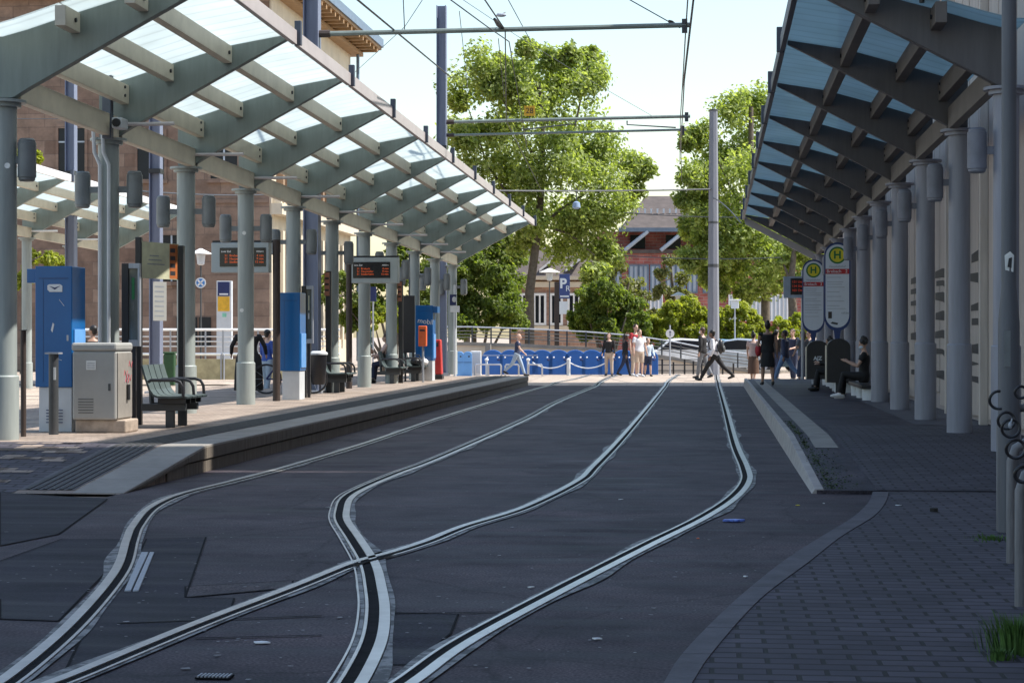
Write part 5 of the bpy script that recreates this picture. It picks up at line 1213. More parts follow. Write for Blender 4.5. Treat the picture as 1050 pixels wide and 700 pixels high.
for px, zc, yt, lb, lt in ((838.5, 49, 349, 'black rounded waiting area bin with white marks, below the smaller bus stop sign', True), (860, 45.4, 347, 'black rounded bin half hidden by the knees of the seated woman', False)):
    r = thing('litter_bin', lb, 'bin', at(px, zc, RZ), 0, 'black rounded litter bins'); hh = zy(yt, zc) - RZ
    q = [(-.27, 0, .25), (.27, 0, .25)] + [(.27 * math.cos(a), 0, hh - .2 + .2 * math.sin(a)) for a in [math.pi * i / 12 for i in range(13)]]
    MB().prism(q, (0, .36, 0)).build('body', BLACK, r, bevel=.01)
    MB().b2(-.292, -.272, .0, .36, .25, hh - .16).build('side_trim', CREAM, r); MB().b2(-.06, .06, .1, .2, 0, .249).build('post', DARKG, r)
    if lt: text('A|Z', .13, PALE, r, facing_cam(0, -.004, hh - .45), align='CENTER', bold=.006)
# bench made of a dark slab on pale concrete drums
sb = thing('drum_bench', 'dark slab bench on pale round concrete feet between the right columns', 'bench', (3.3, 40.9, RZ))
MB().b2(-.24, .24, -.2, 3.6, .241, .32).build('slab', BLACK, sb, bevel=.015)
for y0 in (0.05, 1.7, 3.3): MB().tube([(0, y0, 0), (0, y0, .24)], [.2, .21], 20).build('foot', PALE, sb, smooth=True)
sb2 = copy_tree(sb); sb2.location = (3.2, 50.5, RZ); sb2['label'] = 'second drum footed bench further along, behind the black rounded bin'
# near lamp post with sticker
zcp = 15.2
lp = thing('lamp_post', 'dark grey tall post at the right edge with a white sticker', 'post', at(1034.5, zcp, .03)); kk = zcp / F
zf0, zf1 = zy(335, zcp), zy(298, zcp)
MB().tube([(0, 0, 0), (0, 0, zf0), (0, 0, zf1), (0, 0, 6.2)], [.085, .083, .058, .056], 20).build('shaft', pm('post_dark', (.10, .105, .12), .5, 0, .2, 2, streak=True), lp, smooth=True)
MB().prism([(-.035, -.058, zy(281, zcp)), (.025, -.056, zy(283, zcp)), (.03, -.057, zy(266, zcp)), (.0, -.060, zy(262, zcp)), (-.04, -.058, zy(266, zcp))], (0, .01, 0)).build('sticker', STICKER, lp)
MB().prism([(-.02, -.063, zy(278, zcp)), (.01, -.062, zy(279, zcp)), (.015, -.062, zy(268, zcp)), (-.01, -.063, zy(269, zcp))], (0, .003, 0)).build('sticker_mark', INK, lp)
MB().b2(-.05, .0, -.087, -.083, zf0 - .34, zf0 - .06).build('notice', LAMPG, lp)
# bike hoops with coiled cable locks
HOOPG = pm('hoop_grey', (.17, .165, .17), .6, .1, .3, 5, streak=True)
for px, zc, ytop, lb in ((1026, 15.3, 418, 'grey steel bike hoop furthest from the camera, beside the dark near post'), (1037, 13.1, 452, 'grey steel bike hoop in the middle of the three at the right edge'), (1046.5, 11.0, 478, 'grey steel bike hoop nearest the camera, behind the grass tuft')):
    a = at(px, zc, .03); hh = zy(ytop, zc) - .03
    o = MB().tube([(0, 0, -.02), (0, 0, hh - .14), (.03, 0, hh - .05), (.11, 0, hh), (.55, 0, hh), (.63, 0, hh - .05), (.66, 0, hh - .14), (.66, 0, -.02)], .033, 12).build('bike_hoop', GALV, smooth=True); o.data.materials[0] = HOOPG; o.location = a
    tag(o, lb, 'bike stand', 'grey bike hoops at the pavement edge')
def coil(px, py, zc, rpx, lb, arc=(0, 2 * math.pi), tilt=0.15):
    k = zc / F; c = P(px, py, zc); rr = rpx * k; pts = []
    for i in range(25):
        t = arc[0] + (arc[1] - arc[0]) * i / 24; pts.append(c + Vector((rr * math.cos(t), rr * tilt * math.sin(t * 2), rr * math.sin(t))))
    tag(MB().tube(pts, .011, 8).build('cable_lock', BLACK, smooth=True), lb, 'cable lock', 'black cable lock loops')
coil(1024, 410, 14.7, 9, 'open black cable lock loop left of the dark near post, highest of the loops', (R(80), R(290)))
coil(1032, 431, 14.6, 8.5, 'upper black cable lock loop overlapping another on the dark near post')
coil(1036.5, 439, 14.4, 9, 'black cable lock loop with a pale tag, overlapping the one above it')
coil(1041.5, 460, 12.7, 9.5, 'black cable lock loop hanging over the middle bike hoop')
coil(1049, 486, 10.8, 8, 'lowest black cable lock loop cut by the right edge')
coil(1047, 402, 14.6, 6, 'small dark loop at the right edge, level with the open loop')
for i, (px, py, zc) in enumerate(((1036, 436, 14.35),)):
    q = MB().ell(P(px, py, zc), (.016, .012, .026)); q.tube([P(px, py, zc), P(px + 2, py - 7, zc)], .006, 6); tag(q.build('lock_tag', GALV), ('small grey lock body inside the overlapping loops', 'pale lock body right of the overlapping loops')[i], 'lock')

# ------------------------------------------------------------------ plants on the ground and litter
def tuft(label, c, n, hmax, spread, seed, mat=GRASSM):
    rg = random.Random(seed); V = []; Fs = []
    for i in range(n):
        a = rg.random() * 6.28; d = abs(rg.gauss(0, spread)); b_ = Vector((math.cos(a) * d, math.sin(a) * d, 0)); hh = hmax * rg.uniform(.4, 1); ln = Vector((math.cos(a), math.sin(a), 0)) * hh * rg.uniform(.1, .6)
        s = Vector((-math.sin(a), math.cos(a), 0)) * .005; j = len(V)
        V += [b_ - s, b_ + s, b_ + ln * .4 + Vector((0, 0, hh * .6)) + s * .7, b_ + ln * .4 + Vector((0, 0, hh * .6)) - s * .7, b_ + ln + Vector((0, 0, hh))]
        Fs += [(j, j + 1, j + 2, j + 3), (j + 3, j + 2, j + 4)]
    me = bpy.data.meshes.new('grass_tuft'); me.from_pydata(V, [], Fs); me.materials.append(mat); o = bpy.data.objects.new('grass_tuft', me); COL.objects.link(o); o.location = c
    return tag(o, label, 'grass tuft')
tuft('green grass tuft growing at the foot of the nearest bike hoop, lower right corner', G(1044, 668, .03), 520, .19, .075, 1)
tuft('low weeds creeping out left of the grass tuft in the lower right corner', G(1026, 676, .03), 160, .06, .03, 2)
tuft('small weeds at the foot of the middle bike hoop', G(1018, 553, .03), 120, .04, .12, 3)
rg = random.Random(8); V = []; Fs = []
for i in range(1300):
    y = 19.5 + 11 * rg.random() ** 1.6; x = 1.17 + rg.gauss(0, .03) + (.30 * rg.random() ** 4 if y < 24.3 else 0); z = rz_(y) + .013; s = rg.uniform(.006, .016); a = rg.random() * 6.28
    if rg.random() < .45 and math.sin(y * 3.1) < .1: continue
    u = Vector((math.cos(a), math.sin(a), .35)) * s; v = Vector((-math.sin(a), math.cos(a), .4)) * s; c = Vector((x, y, z)); j = len(V); V += [c - u, c - v * .6, c + u, c + v]; Fs.append((j, j + 1, j + 2, j + 3))
me = bpy.data.meshes.new('moss'); me.from_pydata(V, [], Fs); me.materials.append(MOSS); o = bpy.data.objects.new('moss', me); COL.objects.link(o); tag(o, 'strip of dark moss and weeds along the joint beside the right kerb', 'moss', None, 'stuff')
rg = random.Random(77); V = []; Fs = []
for i in range(420):
    px_ = rg.uniform(0, 860); py_ = 430 + 270 * rg.random() ** .8; c = G(px_, py_, .009); s_ = rg.uniform(.004, .016) * (1.8 if rg.random() < .06 else 1)
    if c.x < XL + .1 or (c.x > XR - .15 and c.y > 19) or c.x > KO[min(39, max(0, int((c.y - KO[0].y) / (KO[-1].y - KO[0].y) * 39)))].x - .1: continue
    a = rg.random() * 6.28; j = len(V)
    for k in range(5): V.append(c + Vector((s_ * math.cos(a + k * 1.257) * rg.uniform(.5, 1.2), s_ * math.sin(a + k * 1.257) * rg.uniform(.5, 1.2), 0)))
    Fs.append((j, j + 1, j + 2, j + 3, j + 4))
me = bpy.data.meshes.new('grit'); me.from_pydata(V, [], Fs); me.materials.append(pm('grit_grey', (.26, .25, .25), .8, 0, .5, 9)); o = bpy.data.objects.new('grit', me); COL.objects.link(o); tag(o, 'pale grit and chips scattered over the asphalt between the rails', 'grit', None, 'stuff')
lt = MB(); c = G(752, 534.5, .005); lt.prism([c + Vector((-.09, -.03, 0)), c + Vector((.03, -.05, 0)), c + Vector((.10, .02, .0)), c + Vector((.02, .05, 0)), c + Vector((-.07, .03, 0))], (0, 0, .02)); tag(lt.build('wrapper', pm('wrapper_blue', (.12, .2, .6), .4, 0, .6, 30), bevel=.006), 'crumpled blue wrapper lying on the asphalt right of the bent rail', 'litter')
for (px, py, s, m_, lb) in ((818, 518, .05, SIGNY, 'dry yellow leaf on the asphalt near the end of the right platform'), (845, 516, .03, WHITE, 'white cigarette end on the asphalt near the right platform corner'), (921, 518, .05, PALE, 'flat pale scrap on the pavement right of the curved kerb'), (764, 591, .03, WHITE, 'white scrap on the asphalt beside the curved kerb'), (716, 552, .03, ORANGE, 'tiny orange scrap on the asphalt right of the bent rail'), (268, 659, .09, WHITE, 'torn white paper strip on the asphalt left of the wide grooved rail'), (545, 602, .05, STICKER, 'pale paper beside the right rail in the foreground'), (612, 655, .05, WHITE, 'small white paper on the open asphalt at the bottom'), (888, 405, .05, WHITE, 'white scrap on the right platform under the seated woman'), (958, 524, .08, SOIL, 'small dark leaf heap on the pavement at the right'), (637, 512, .05, PALE, 'white smear of paper between the tracks'), (340, 520, .1, SEAL, 'pale chip of mortar left of the crossing track')):
    z = RZ if py < 450 else (.034 if px > 880 and py > 504 else .006); c = G(px, py, z); rg = random.Random(px)
    s *= .62; q = [c + Vector((s * math.cos(a) * rg.uniform(.35, 1), s * .8 * math.sin(a) * rg.uniform(.3, 1), 0)) for a in [6.28 * i / 7 for i in range(7)]]
    tag(MB().prism(q, (0, 0, .006 if m_ is not SOIL else .03)).build('litter_scrap', m_), lb, 'litter')

# ------------------------------------------------------------------ people
def vmat(name, c, r=.8): return pm(name, c, r, 0, .12, 6)
SKIN = [pm('skin_light', (.52, .33, .25), .5, 0, .06), pm('skin_tan', (.36, .21, .145), .5, 0, .06), pm('skin_brown', (.16, .085, .055), .5, 0, .06)]
HAIR = [pm('hair_dark', (.012, .010, .010), .5), pm('hair_brown', (.06, .032, .02), .5), pm('hair_fair', (.22, .15, .08), .5)]
C_BLACK = vmat('cloth_black', (.012, .012, .014)); C_NAVY = vmat('cloth_navy', (.02, .03, .07)); C_WHITE = vmat('cloth_white', (.72, .72, .76)); C_BEIGE = vmat('cloth_beige', (.48, .38, .30))
C_RED = vmat('cloth_red', (.36, .02, .03)); C_DENIM = vmat('cloth_denim', (.13, .21, .36)); C_DENIML = vmat('cloth_pale_denim', (.30, .38, .47)); C_GREY = vmat('cloth_grey', (.16, .17, .19)); C_TEAL = vmat('cloth_teal', (.12, .38, .40)); C_BROWN = vmat('cloth_brown', (.13, .07, .045)); C_LBLUE = vmat('cloth_light_blue', (.5, .6, .7)); C_PINK = vmat('cloth_rose', (.55, .40, .36)); C_BLUE = vmat('cloth_blue', (.03, .08, .34))
SHOE_W = pm('shoe_white', (.75, .75, .76), .5); SHOE_B = pm('shoe_black', (.015, .015, .015), .5); YELC = vmat('cloth_yellow', (.72, .40, .03))

def remesh(o, vs, sm=6):
    md = o.modifiers.new('union', 'REMESH'); md.mode = 'VOXEL'; md.voxel_size = vs; md.use_smooth_shade = True
    s = o.modifiers.new('smooth', 'SMOOTH'); s.factor = .5; s.iterations = sm
    return o
def person(label, loc, rz, h=1.72, legs=((0, 0), (0, 0)), arms=((0, 10), (0, 10)), lean=0, head=(0, 0), skin=0, hair=0, hairlen='short', top=C_BLACK, sleeves='short', jacket=None,
           bottom=C_BLACK, shorts=False, dress=None, dresslen=.45, shoes=SHOE_B, seat=None, width=1.0, spread=0.0, mask=None, group=None, face=True, armout=(8, 8), skirtw=1.0):
    r = thing('person', label, 'person', loc, rz, group); k = h / 1.75; sk = SKIN[skin]
    V_ = lambda x, y, z: Vector((x, y, z)) * k
    hipz = .93; J = {}
    th, sh = .43, .42
    for s, (a, kn) in zip((-1, 1), legs):
        a_, b_ = R(a), R(a - kn); hx = .088 * width
        hip = V_(s * hx, 0, hipz); kne = hip + V_(s * spread * .5, th * math.sin(a_), -th * math.cos(a_)); ank = kne + V_(s * spread * .3, sh * math.sin(b_), -sh * math.cos(b_))
        J[s] = [hip, kne, ank, b_]
    low = min(J[-1][2].z, J[1][2].z) - .075 * k
    if seat is not None: low = hipz * k - seat - .11 * k if False else J[1][2].z - .075 * k
    dz = Vector((0, 0, -low))
    for s in J:
        for i in range(3): J[s][i] = J[s][i] + dz
    pel = V_(0, 0, hipz) + dz; ln = R(lean); up = Vector((0, math.sin(ln), math.cos(ln))); fw = Vector((0, math.cos(ln), -math.sin(ln)))
    tp = lambda y, z: pel + up * (z * k) + fw * (y * k)
    sh_ = {s: tp(-.005, .485) + V_(s * .185 * width, 0, 0) for s in (-1, 1)}
    AR = {}
    for s, (a, el), ao in zip((-1, 1), arms, armout):
        aa, bb = R(a), R(a + el); o_ = R(ao)
        e = sh_[s] + V_(s * .29 * math.sin(o_), .29 * math.sin(aa) * math.cos(o_), -.29 * math.cos(aa) * math.cos(o_))
        w_ = e + V_(s * .02 if el < 40 else -s * .08, .25 * math.sin(bb), -.25 * math.cos(bb)); AR[s] = (sh_[s], e, w_)
    # --- body: one continuous surface
    b = MB(); N = 14
    def ring(c, rx, ry): return [c + Vector((rx * k * math.cos(2 * math.pi * j / N), 0, 0)) + fw * (ry * k * math.sin(2 * math.pi * j / N)) for j in range(N)]
    def torso(m, g=0.0, z0=-.09, z1=.53):
        q = [(-.09, .10, .085), (-.04, .155, .11), (.04, .162, .115), (.14, .135, .098), (.22, .132, .096), (.33, .152, .108), (.42, .165, .108), (.48, .155, .09), (.53, .085, .065)]
        m.loft([ring(tp(0, z), (rx + g) * width, ry + g) for z, rx, ry in q if z0 - .001 <= z <= z1 + .001])
    torso(b)
    hd = tp(.02, .53) ; neck0 = tp(-.01, .47); hc = tp(.028, .705)
    b.tube([neck0, tp(.0, .56), hc - V_(0, 0, .06)], [.062 * k, .052 * k, .05 * k], 12)
    hq = Matrix.Rotation(R(head[0]), 3, 'Z') @ Matrix.Rotation(R(head[1]), 3, 'X')
    hp = lambda x, y, z: hc + hq @ V_(x, y, z)
    b.ell(hp(0, -.012, .025), (.076 * k, .095 * k, .098 * k), 16, 12, hq); b.ell(hp(0, .028, -.045), (.058 * k, .062 * k, .078 * k), 14, 10, hq)
    b.tube([hp(0, .085, .02), hp(0, .112, -.022), hp(0, .085, -.03)], [.010 * k, .018 * k, .012 * k], 8)
    for s in (-1, 1): b.ell(hp(s * .078, -.012, -.005), (.012 * k, .02 * k, .032 * k), 8, 6, hq)
    b.ell(hp(0, .088, -.065), (.026 * k, .014 * k, .012 * k), 8, 6, hq)
    for s in (-1, 1):
        hip, kne, ank, b_ = J[s]
        b.tube([hip + V_(0, 0, .03), hip.lerp(kne, .3), hip.lerp(kne, .75), kne, kne.lerp(ank, .3), kne.lerp(ank, .7), ank], [q * k for q in (.088, .086, .064, .055, .057, .043, .036)], 12)
        fdir = Vector((s * .12, math.cos(b_ * .4), math.sin(b_ * .4) * .9 if seat is None else 0)).normalized(); J[s].append(fdir)
        b.tube([ank + V_(0, -.03, -.02), ank + V_(0, 0, -.04) + fdir * .07 * k, ank + V_(0, 0, -.05) + fdir * .16 * k], [.036 * k, .036 * k, .024 * k], 10)
        a0, e, w_ = AR[s]
        b.tube([a0 + V_(-s * .03, 0, .0), a0.lerp(e, .15), a0.lerp(e, .6), e, e.lerp(w_, .3), w_], [q * k for q in (.05, .052, .044, .038, .040, .026)], 12)
        d = (w_ - e).normalized(); sd_ = Vector((0, 0, 1)).cross(d); sd_ = sd_.normalized() if sd_.length > .1 else Vector((0, 1, 0)); sd_ = Vector((0, 1, 0)) - d * d.y if abs(d.z) > .7 else Vector((-s, 0, 0)) - d * (-s * d.x); sd_.normalize(); nn = d.cross(sd_)
        b.tube([w_, w_ + d * .05 * k, w_ + d * .09 * k], [.024 * k, .036 * k, .036 * k], 10, sx=.7)
        for i, L_ in enumerate((.066, .078, .072, .056)):
            p0 = w_ + d * .075 * k + sd_ * (.030 - .019 * i) * k; c_ = nn * s * .0
            b.tube([p0, p0 + d * L_ * .5 * k, p0 + (d * .85 - nn * .3 * s) * L_ * k], [.0115 * k, .011 * k, .009 * k], 7)
        p0 = w_ + d * .03 * k + sd_ * .025 * k; b.tube([p0, p0 + (sd_ * .7 + d * .6) * .035 * k, p0 + (sd_ * .5 + d * .9) * .065 * k], [.013 * k, .012 * k, .009 * k], 7)
    remesh(b.build('body', sk, r, smooth=True), .0135 * k, 3)
    if face:
        for s in (-1, 1): MB().ell(hp(s * .031, .073, .012), (.012 * k, .009 * k, .008 * k), 8, 6).build('eye', INK, r)
    # --- hair
    if hairlen:
        m = MB(); m.ell(hp(0, -.026, .04), (.086 * k, .098 * k, .094 * k), 16, 12, hq)
        if hairlen == 'short': m.ell(hp(0, -.055, -.01), (.074 * k, .055 * k, .08 * k), 12, 8, hq)
        elif hairlen == 'bun': m.ell(hp(0, -.06, -.01), (.07 * k, .05 * k, .075 * k), 12, 8, hq); m.ell(hp(0, -.07, .13), (.05 * k, .05 * k, .05 * k), 10, 8)
        elif hairlen == 'long': m.tube([hp(0, -.045, .06), hp(0, -.075, -.06), hp(0, -.085, -.2)], [.085 * k, .085 * k, .055 * k], 12)
        elif hairlen == 'curly':
            rg = random.Random(len(label))
            for i in range(26):
                a = rg.random() * 6.28; e_ = rg.uniform(-.5, 1.4); m.ell(hp(.088 * math.cos(a) * math.cos(e_), -.04 + .088 * math.sin(a) * math.cos(e_) * .8, .04 + .1 * math.sin(e_)), (.034 * k,) * 3, 6, 5)
        elif hairlen == 'scarf': m.tube([hp(0, -.03, .05), hp(0, -.05, -.08), hp(0, -.03, -.2)], [.095 * k, .1 * k, .15 * k], 12)
        remesh(m.build('hair' if hairlen != 'scarf' else 'headscarf', HAIR[hair] if hairlen != 'scarf' else C_BLACK, r, smooth=True), .012 * k, 3)
    if mask: MB().ell(hp(0, .05, -.05), (.062 * k, .066 * k, .045 * k), 14, 10, hq).build('face_mask', mask, r, smooth=True)
    # --- clothing
    def sleeve(m, frac, g):
        for s in (-1, 1):
            a0, e, w_ = AR[s]; pts = [a0 + V_(-s * .06, 0, -.01), a0 + V_(0, 0, 0)]; rs = [.07 * k, (.058 + g) * k]
            if frac <= 1: pts += [a0.lerp(e, frac)]; rs += [(.055 + g) * k]
            else: pts += [a0.lerp(e, .6), e, e.lerp(w_, frac - 1)]; rs += [(.050 + g) * k, (.046 + g) * k, (.036 + g) * k]
            m.tube(pts, rs, 12)
    m = MB(); lowz = -.09 if dress is None else -.04
    torso(m, .014, lowz, .50)
    if sleeves == 'short': sleeve(m, .55, .008)
    elif sleeves == 'long': sleeve(m, 1.93, .008)
    elif sleeves == 'none': sleeve(m, .12, .004)
    remesh(m.build('shirt' if dress is None else 'bodice', top, r, smooth=True), .016 * k, 4)
    if jacket:
        m = MB(); torso(m, .028, -.09, .50); sleeve(m, 1.9, .016); 
        o = m.build('jacket', jacket, r, smooth=True); remesh(o, .016 * k, 4)
    if dress is None:
        m = MB(); m.loft([ring(tp(0, z), (rx + .012) * width, ry + .012) for z, rx, ry in ((-.12, .11, .085), (-.06, .155, .112), (.03, .163, .116), (.09, .15, .106))])
        for s in (-1, 1):
            hip, kne, ank, b_, fd = J[s]
            if shorts: m.tube([hip + V_(0, 0, .03), hip.lerp(kne, .4), hip.lerp(kne, .95)], [.10 * k, .098 * k, .085 * k], 12)
            else: m.tube([hip + V_(0, 0, .03), hip.lerp(kne, .4), kne, kne.lerp(ank, .4), kne.lerp(ank, .95)], [.102 * k, .094 * k, .072 * k, .066 * k, .056 * k], 12)
        remesh(m.build('shorts' if shorts else 'trousers', bottom, r, smooth=True), .017 * k, 4)
    else:
        m = MB(); mid = (J[-1][1] + J[1][1]) / 2; hem = tp(0, .0) + V_(0, 0, -dresslen)
        sw = abs(J[-1][1].y - J[1][1].y) / k * .5
        rings = []
        for t, rx, ry in ((0, .15, .11), (.15, .175, .13), (.5, .19, .145 + sw * .4), (1.0, .20, .155 + sw * .7)):
            c = tp(0, .06).lerp(hem, t); rings.append([c + V_(skirtw * (rx * (1 + .03 * math.cos(5 * a))) * math.cos(a), ry * math.sin(a) * (1 + .04 * math.sin(7 * a)), 0) for a in [2 * math.pi * j / 28 for j in range(28)]])
        m.loft(rings); m.build('skirt', dress, r, smooth=True)
    for s in (-1, 1):
        hip, kne, ank, b_, fd = J[s]
        m = MB(); m.tube([ank + V_(0, -.045, -.025), ank + V_(0, 0, -.035) + fd * .05 * k, ank + V_(0, 0, -.045) + fd * .13 * k, ank + V_(0, 0, -.052) + fd * .19 * k], [.040 * k, .046 * k, .038 * k, .024 * k], 12, sx=1.0)
        m.tube([ank + V_(0, 0, .02), ank + V_(0, 0, -.04)], [.045 * k, .045 * k], 10)
        remesh(m.build('shoe', shoes, r, smooth=True), .012 * k, 2)
    r['sh'] = 0; del r['sh']
    return r, J, AR, tp, k
RIGHT, LEFT, AWAY, TOWARD = R(-90), R(90), 0.0, R(180)
pz = .053
person('bald man in a navy T-shirt and pale jeans striding past the blue boards', at(530, 74, pz), RIGHT, 1.66, ((24, 6), (-26, 22)), ((-14, 12), (22, 25)), lean=5, hairlen=None, top=C_NAVY, bottom=C_DENIML)
person('woman in an open black jacket and pale trousers standing towards the camera', at(624.5, 74, pz), R(172), 1.64, ((3, 2), (-3, 2)), ((4, 20), (2, 30)), hair=1, hairlen='short', top=C_BLACK, sleeves='long', bottom=C_BEIGE, spread=.05)
person('person all in black walking behind the man in the red shirt', at(641, 74.3, pz), R(-70), 1.62, ((18, 4), (-18, 14)), ((10, 10), (-10, 14)), skin=2, top=C_BLACK, sleeves='long', bottom=C_NAVY)
person('tall man in a dark red shirt and beige trousers, behind the man in white', at(651.5, 74.2, pz), R(-140), 2.0 * .98, ((2, 2), (-2, 2)), ((4, 10), (0, 14)), hair=1, top=C_RED, bottom=C_BEIGE, shoes=SHOE_W)
person('heavy man in a white T-shirt and beige shorts with white sneakers', at(655.5, 72.6, pz), R(-150), 1.77, ((3, 3), (-3, 3)), ((5, 12), (3, 14)), hair=1, top=C_WHITE, bottom=C_BEIGE, shorts=True, shoes=SHOE_W, width=1.12)
person('child in a light blue top and dark shorts right of the white T-shirt', at(664.5, 73.4, pz), R(-160), 1.44, ((10, 4), (-10, 10)), ((10, 30), (-5, 20)), hair=2, top=C_LBLUE, sleeves='long', bottom=C_NAVY, shorts=True)
person('man in black jacket with a white face mask, left of the backpack man', at(720.5, 70, pz), R(60), 1.84, ((12, 4), (-14, 14)), ((-10, 20), (14, 24)), hair=1, top=C_WHITE, jacket=C_BLACK, bottom=C_GREY, mask=C_WHITE)
bp_, J, AR, tp, kk = person('man in a white shirt with a dark backpack, striding to the left', at(733, 66, .052), R(78), 1.86, ((34, 6), (-36, 14)), ((-8, 30), (10, 40)), lean=6, skin=2, hairlen='short', top=C_WHITE, sleeves='long', bottom=C_BLACK)
q = thing('backpack', 'dark rounded backpack on the back of the man in the white shirt', 'backpack', bp_.location, bp_.rotation_euler.z)
MB().ell(tp(-.22, .27), (.15, .11, .25), 16, 12).build('body', BLACK, q, smooth=True); MB().ell(tp(-.31, .18), (.11, .05, .12), 12, 8).build('pocket', DARKG, q, smooth=True)
for s in (-1, 1): MB().tube([tp(-.13, .45) + Vector((s * .11, 0, 0)), tp(.0, .545) + Vector((s * .13, 0, 0)), tp(.14, .42) + Vector((s * .13, 0, 0)), tp(.12, .22) + Vector((s * .15, 0, 0)), tp(-.13, .12) + Vector((s * .12, 0, 0))], .02, 6).build('strap', BLACK, q)
person('woman in a pale top with a long brown skirt near the platform end', at(772.5, 64, .05), R(-20), 1.64, ((8, 4), (-8, 8)), ((6, 20), (-4, 26)), hairlen='bun', top=C_PINK, dress=C_BROWN, dresslen=.62)
person('woman in a short black dress seen from behind on the right platform', at(787, 53.2, RZ), R(8), 1.72, ((7, 3), (-8, 6)), ((5, 12), (-5, 14)), skin=1, hairlen='bun', top=C_BLACK, sleeves='none', dress=C_BLACK, dresslen=.42, width=1.14, spread=.03, face=False)
q = thing('handbag', 'dark red bag carried at the hip by the woman in the black dress', 'bag', at(777.5, 53.3, RZ + .82)); MB().ell((0, 0, .12), (.09, .15, .17)).build('body', C_RED, q, smooth=True); MB().tube([(0, -.1, .25), (.02, -.06, .5), (.03, .06, .5), (0, .1, .25)], .012, 6).build('strap', BLACK, q)
person('man in a dark jacket and blue jeans striding left at the platform end', at(805, 62.5, RZ - .15), R(70), 1.74, ((26, 6), (-30, 16)), ((-10, 14), (12, 20)), skin=2, top=C_GREY, jacket=C_NAVY, bottom=C_DENIM, shoes=SHOE_W)
person('person in a dark sleeveless top facing the camera with bare bent arms', at(813, 66, .05), R(150), 1.76, ((6, 3), (-6, 6)), ((20, 60), (12, 50)), hair=1, top=C_NAVY, sleeves='none', bottom=C_NAVY)
person('woman in a long dark dress with short sleeves, below the small departure display', at(823, 62, RZ - .15), R(40), 1.66, ((6, 3), (-6, 6)), ((12, 40), (6, 34)), hair=1, hairlen='long', top=C_GREY, dress=C_NAVY, dresslen=.72, width=1.08)
# seated on the right
sy = 42.9
sp_ = at(884, 41.3, RZ)
SW = person('seated woman in black with white sneakers and a face mask, looking down at her hands', Vector((3.20, sp_.y, RZ)), R(84), 1.74, ((98, 86), (94, 92)), ((30, 84), (24, 92)), lean=-1, head=(0, -22), skin=0, hairlen='curly', top=C_BLACK, bottom=C_BLACK, shoes=SHOE_W, seat=.45, mask=C_LBLUE, width=1.12)
person('seated person in dark clothes further along, behind the black rounded bin', Vector((3.15, 50.9, RZ)), R(88), 1.66, ((86, 84), (82, 80)), ((30, 60), (26, 58)), lean=10, head=(0, -10), skin=1, hairlen='curly', top=C_BLACK, sleeves='long', bottom=C_NAVY, seat=.45)
_w = (Matrix.Rotation(R(84), 3, 'Z') @ ((SW[2][1][2] + SW[2][-1][2]) / 2 + Vector((0, .14, .05)))) + Vector((3.20, sp_.y, RZ))
q = thing('phone', 'small dark phone held by the seated woman in white sneakers', 'phone', _w, 0); MB().box((0, 0, 0), (.015, .075, .15), Matrix.Rotation(R(-35), 3, 'Y')).build('case', BLACK, q, bevel=.004); MB().box((.009, 0, .004), (.003, .066, .135), Matrix.Rotation(R(-35), 3, 'Y')).build('screen', SCREEN, q)
person('person in a dark coat standing between the black dress and the striding man in jeans', at(796, 67, .05), R(-30), 1.74, ((5, 3), (-5, 5)), ((10, 20), (4, 24)), hair=0, top=C_BLACK, sleeves='long', bottom=C_NAVY)
person('person in dark grey with a pale bag, furthest right of the standing cluster', at(830, 64.5, .05), R(120), 1.70, ((8, 3), (-10, 8)), ((10, 30), (-6, 24)), hair=1, top=C_GREY, sleeves='long', bottom=C_BLACK)
q = thing('tote_bag', 'pale cloth bag beside the person in dark grey', 'bag', at(827, 64.3, .72), 0); MB().prism([(-.15, 0, 0), (.15, 0, 0), (.17, 0, .34), (-.17, 0, .34)], (0, .1, 0)).build('body', C_LBLUE, q, bevel=.03); MB().tube([(-.1, .05, .34), (-.05, .05, .58), (.05, .05, .58), (.1, .05, .34)], .012, 6).build('strap', C_LBLUE, q)
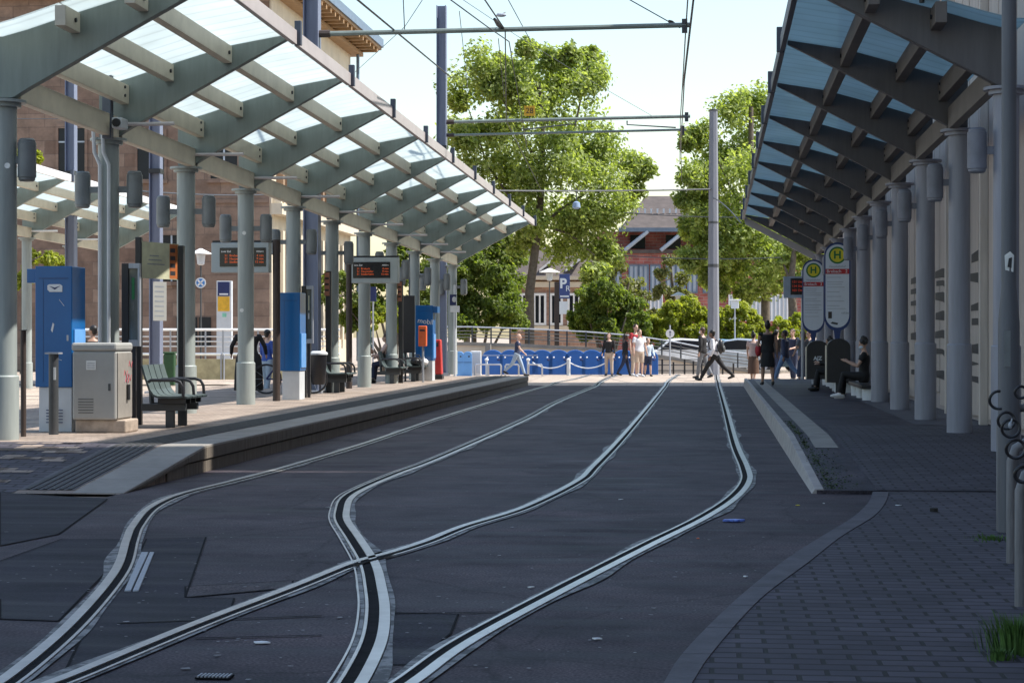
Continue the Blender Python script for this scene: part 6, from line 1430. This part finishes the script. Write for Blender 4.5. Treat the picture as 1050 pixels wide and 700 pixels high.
person('dark haired person in black sitting on the bench edge between the two black bins', Vector((2.95, 47.6, RZ)), R(88), 1.64, ((96, 86), (92, 90)), ((28, 70), (24, 66)), lean=4, head=(0, -10), skin=0, hairlen='long', top=C_BLACK, sleeves='long', bottom=C_BLACK, seat=.45)
q = copy_tree(sb); q.location = (3.1, 46.2, RZ); q.scale = (1, .5, 1); q['label'] = 'short drum footed bench between the two black rounded bins'
# left platform people
person('dark haired man in a black T-shirt behind the grey utility cabinet', at(95, 44, 0.0), R(20), 1.80, ((4, 2), (-4, 4)), ((4, 14), (2, 14)), head=(50, 0), skin=1, top=C_BLACK, bottom=C_GREY)
person('woman in a long black robe and headscarf behind a column, seen from the back', at(254.5, 42.6, PZ), R(10), 1.56, ((4, 2), (-4, 2)), ((12, 30), (10, 30)), hairlen='scarf', top=C_BLACK, sleeves='long', dress=C_BLACK, dresslen=.84, width=1.5, face=False, skirtw=1.8, armout=(26, 26))
person('person in blue with a yellow bag strap behind the woman in the long robe', at(274, 47, PZ - .2), R(-30), 1.62, ((6, 3), (-6, 6)), ((8, 40), (6, 30)), hair=0, top=C_BLUE, sleeves='long', bottom=C_DENIML)
person('person in a teal shirt standing behind the second departure display post', at(376.5, 52.5, PZ), R(-80), 1.80, ((4, 2), (-4, 4)), ((4, 14), (2, 20)), head=(0, -14), skin=1, top=C_TEAL, bottom=C_BLACK)
q = thing('shoulder_bag', 'yellow bag at the side of the person in the teal shirt', 'bag', at(374.5, 52.2, PZ + .92), R(10)); MB().ell((0, 0, 0), (.12, .16, .15)).build('body', YELC, q, smooth=True); MB().tube([(0, -.1, .1), (.0, 0, .5), (0, .1, .1)], .012, 6).build('strap', YELC, q)
person('seated person with long hair between two far columns of the left platform', at(399, 52.4, PZ), R(82), 1.66, ((84, 82), (78, 72)), ((30, 50), (26, 46)), lean=6, hair=1, hairlen='long', top=C_PINK, sleeves='long', bottom=C_NAVY, seat=.45)
q = copy_tree(bn); q.location = at(399, 51.6, PZ); q['label'] = 'bench under the seated person between two far columns of the left platform'
sc.render.film_transparent = False
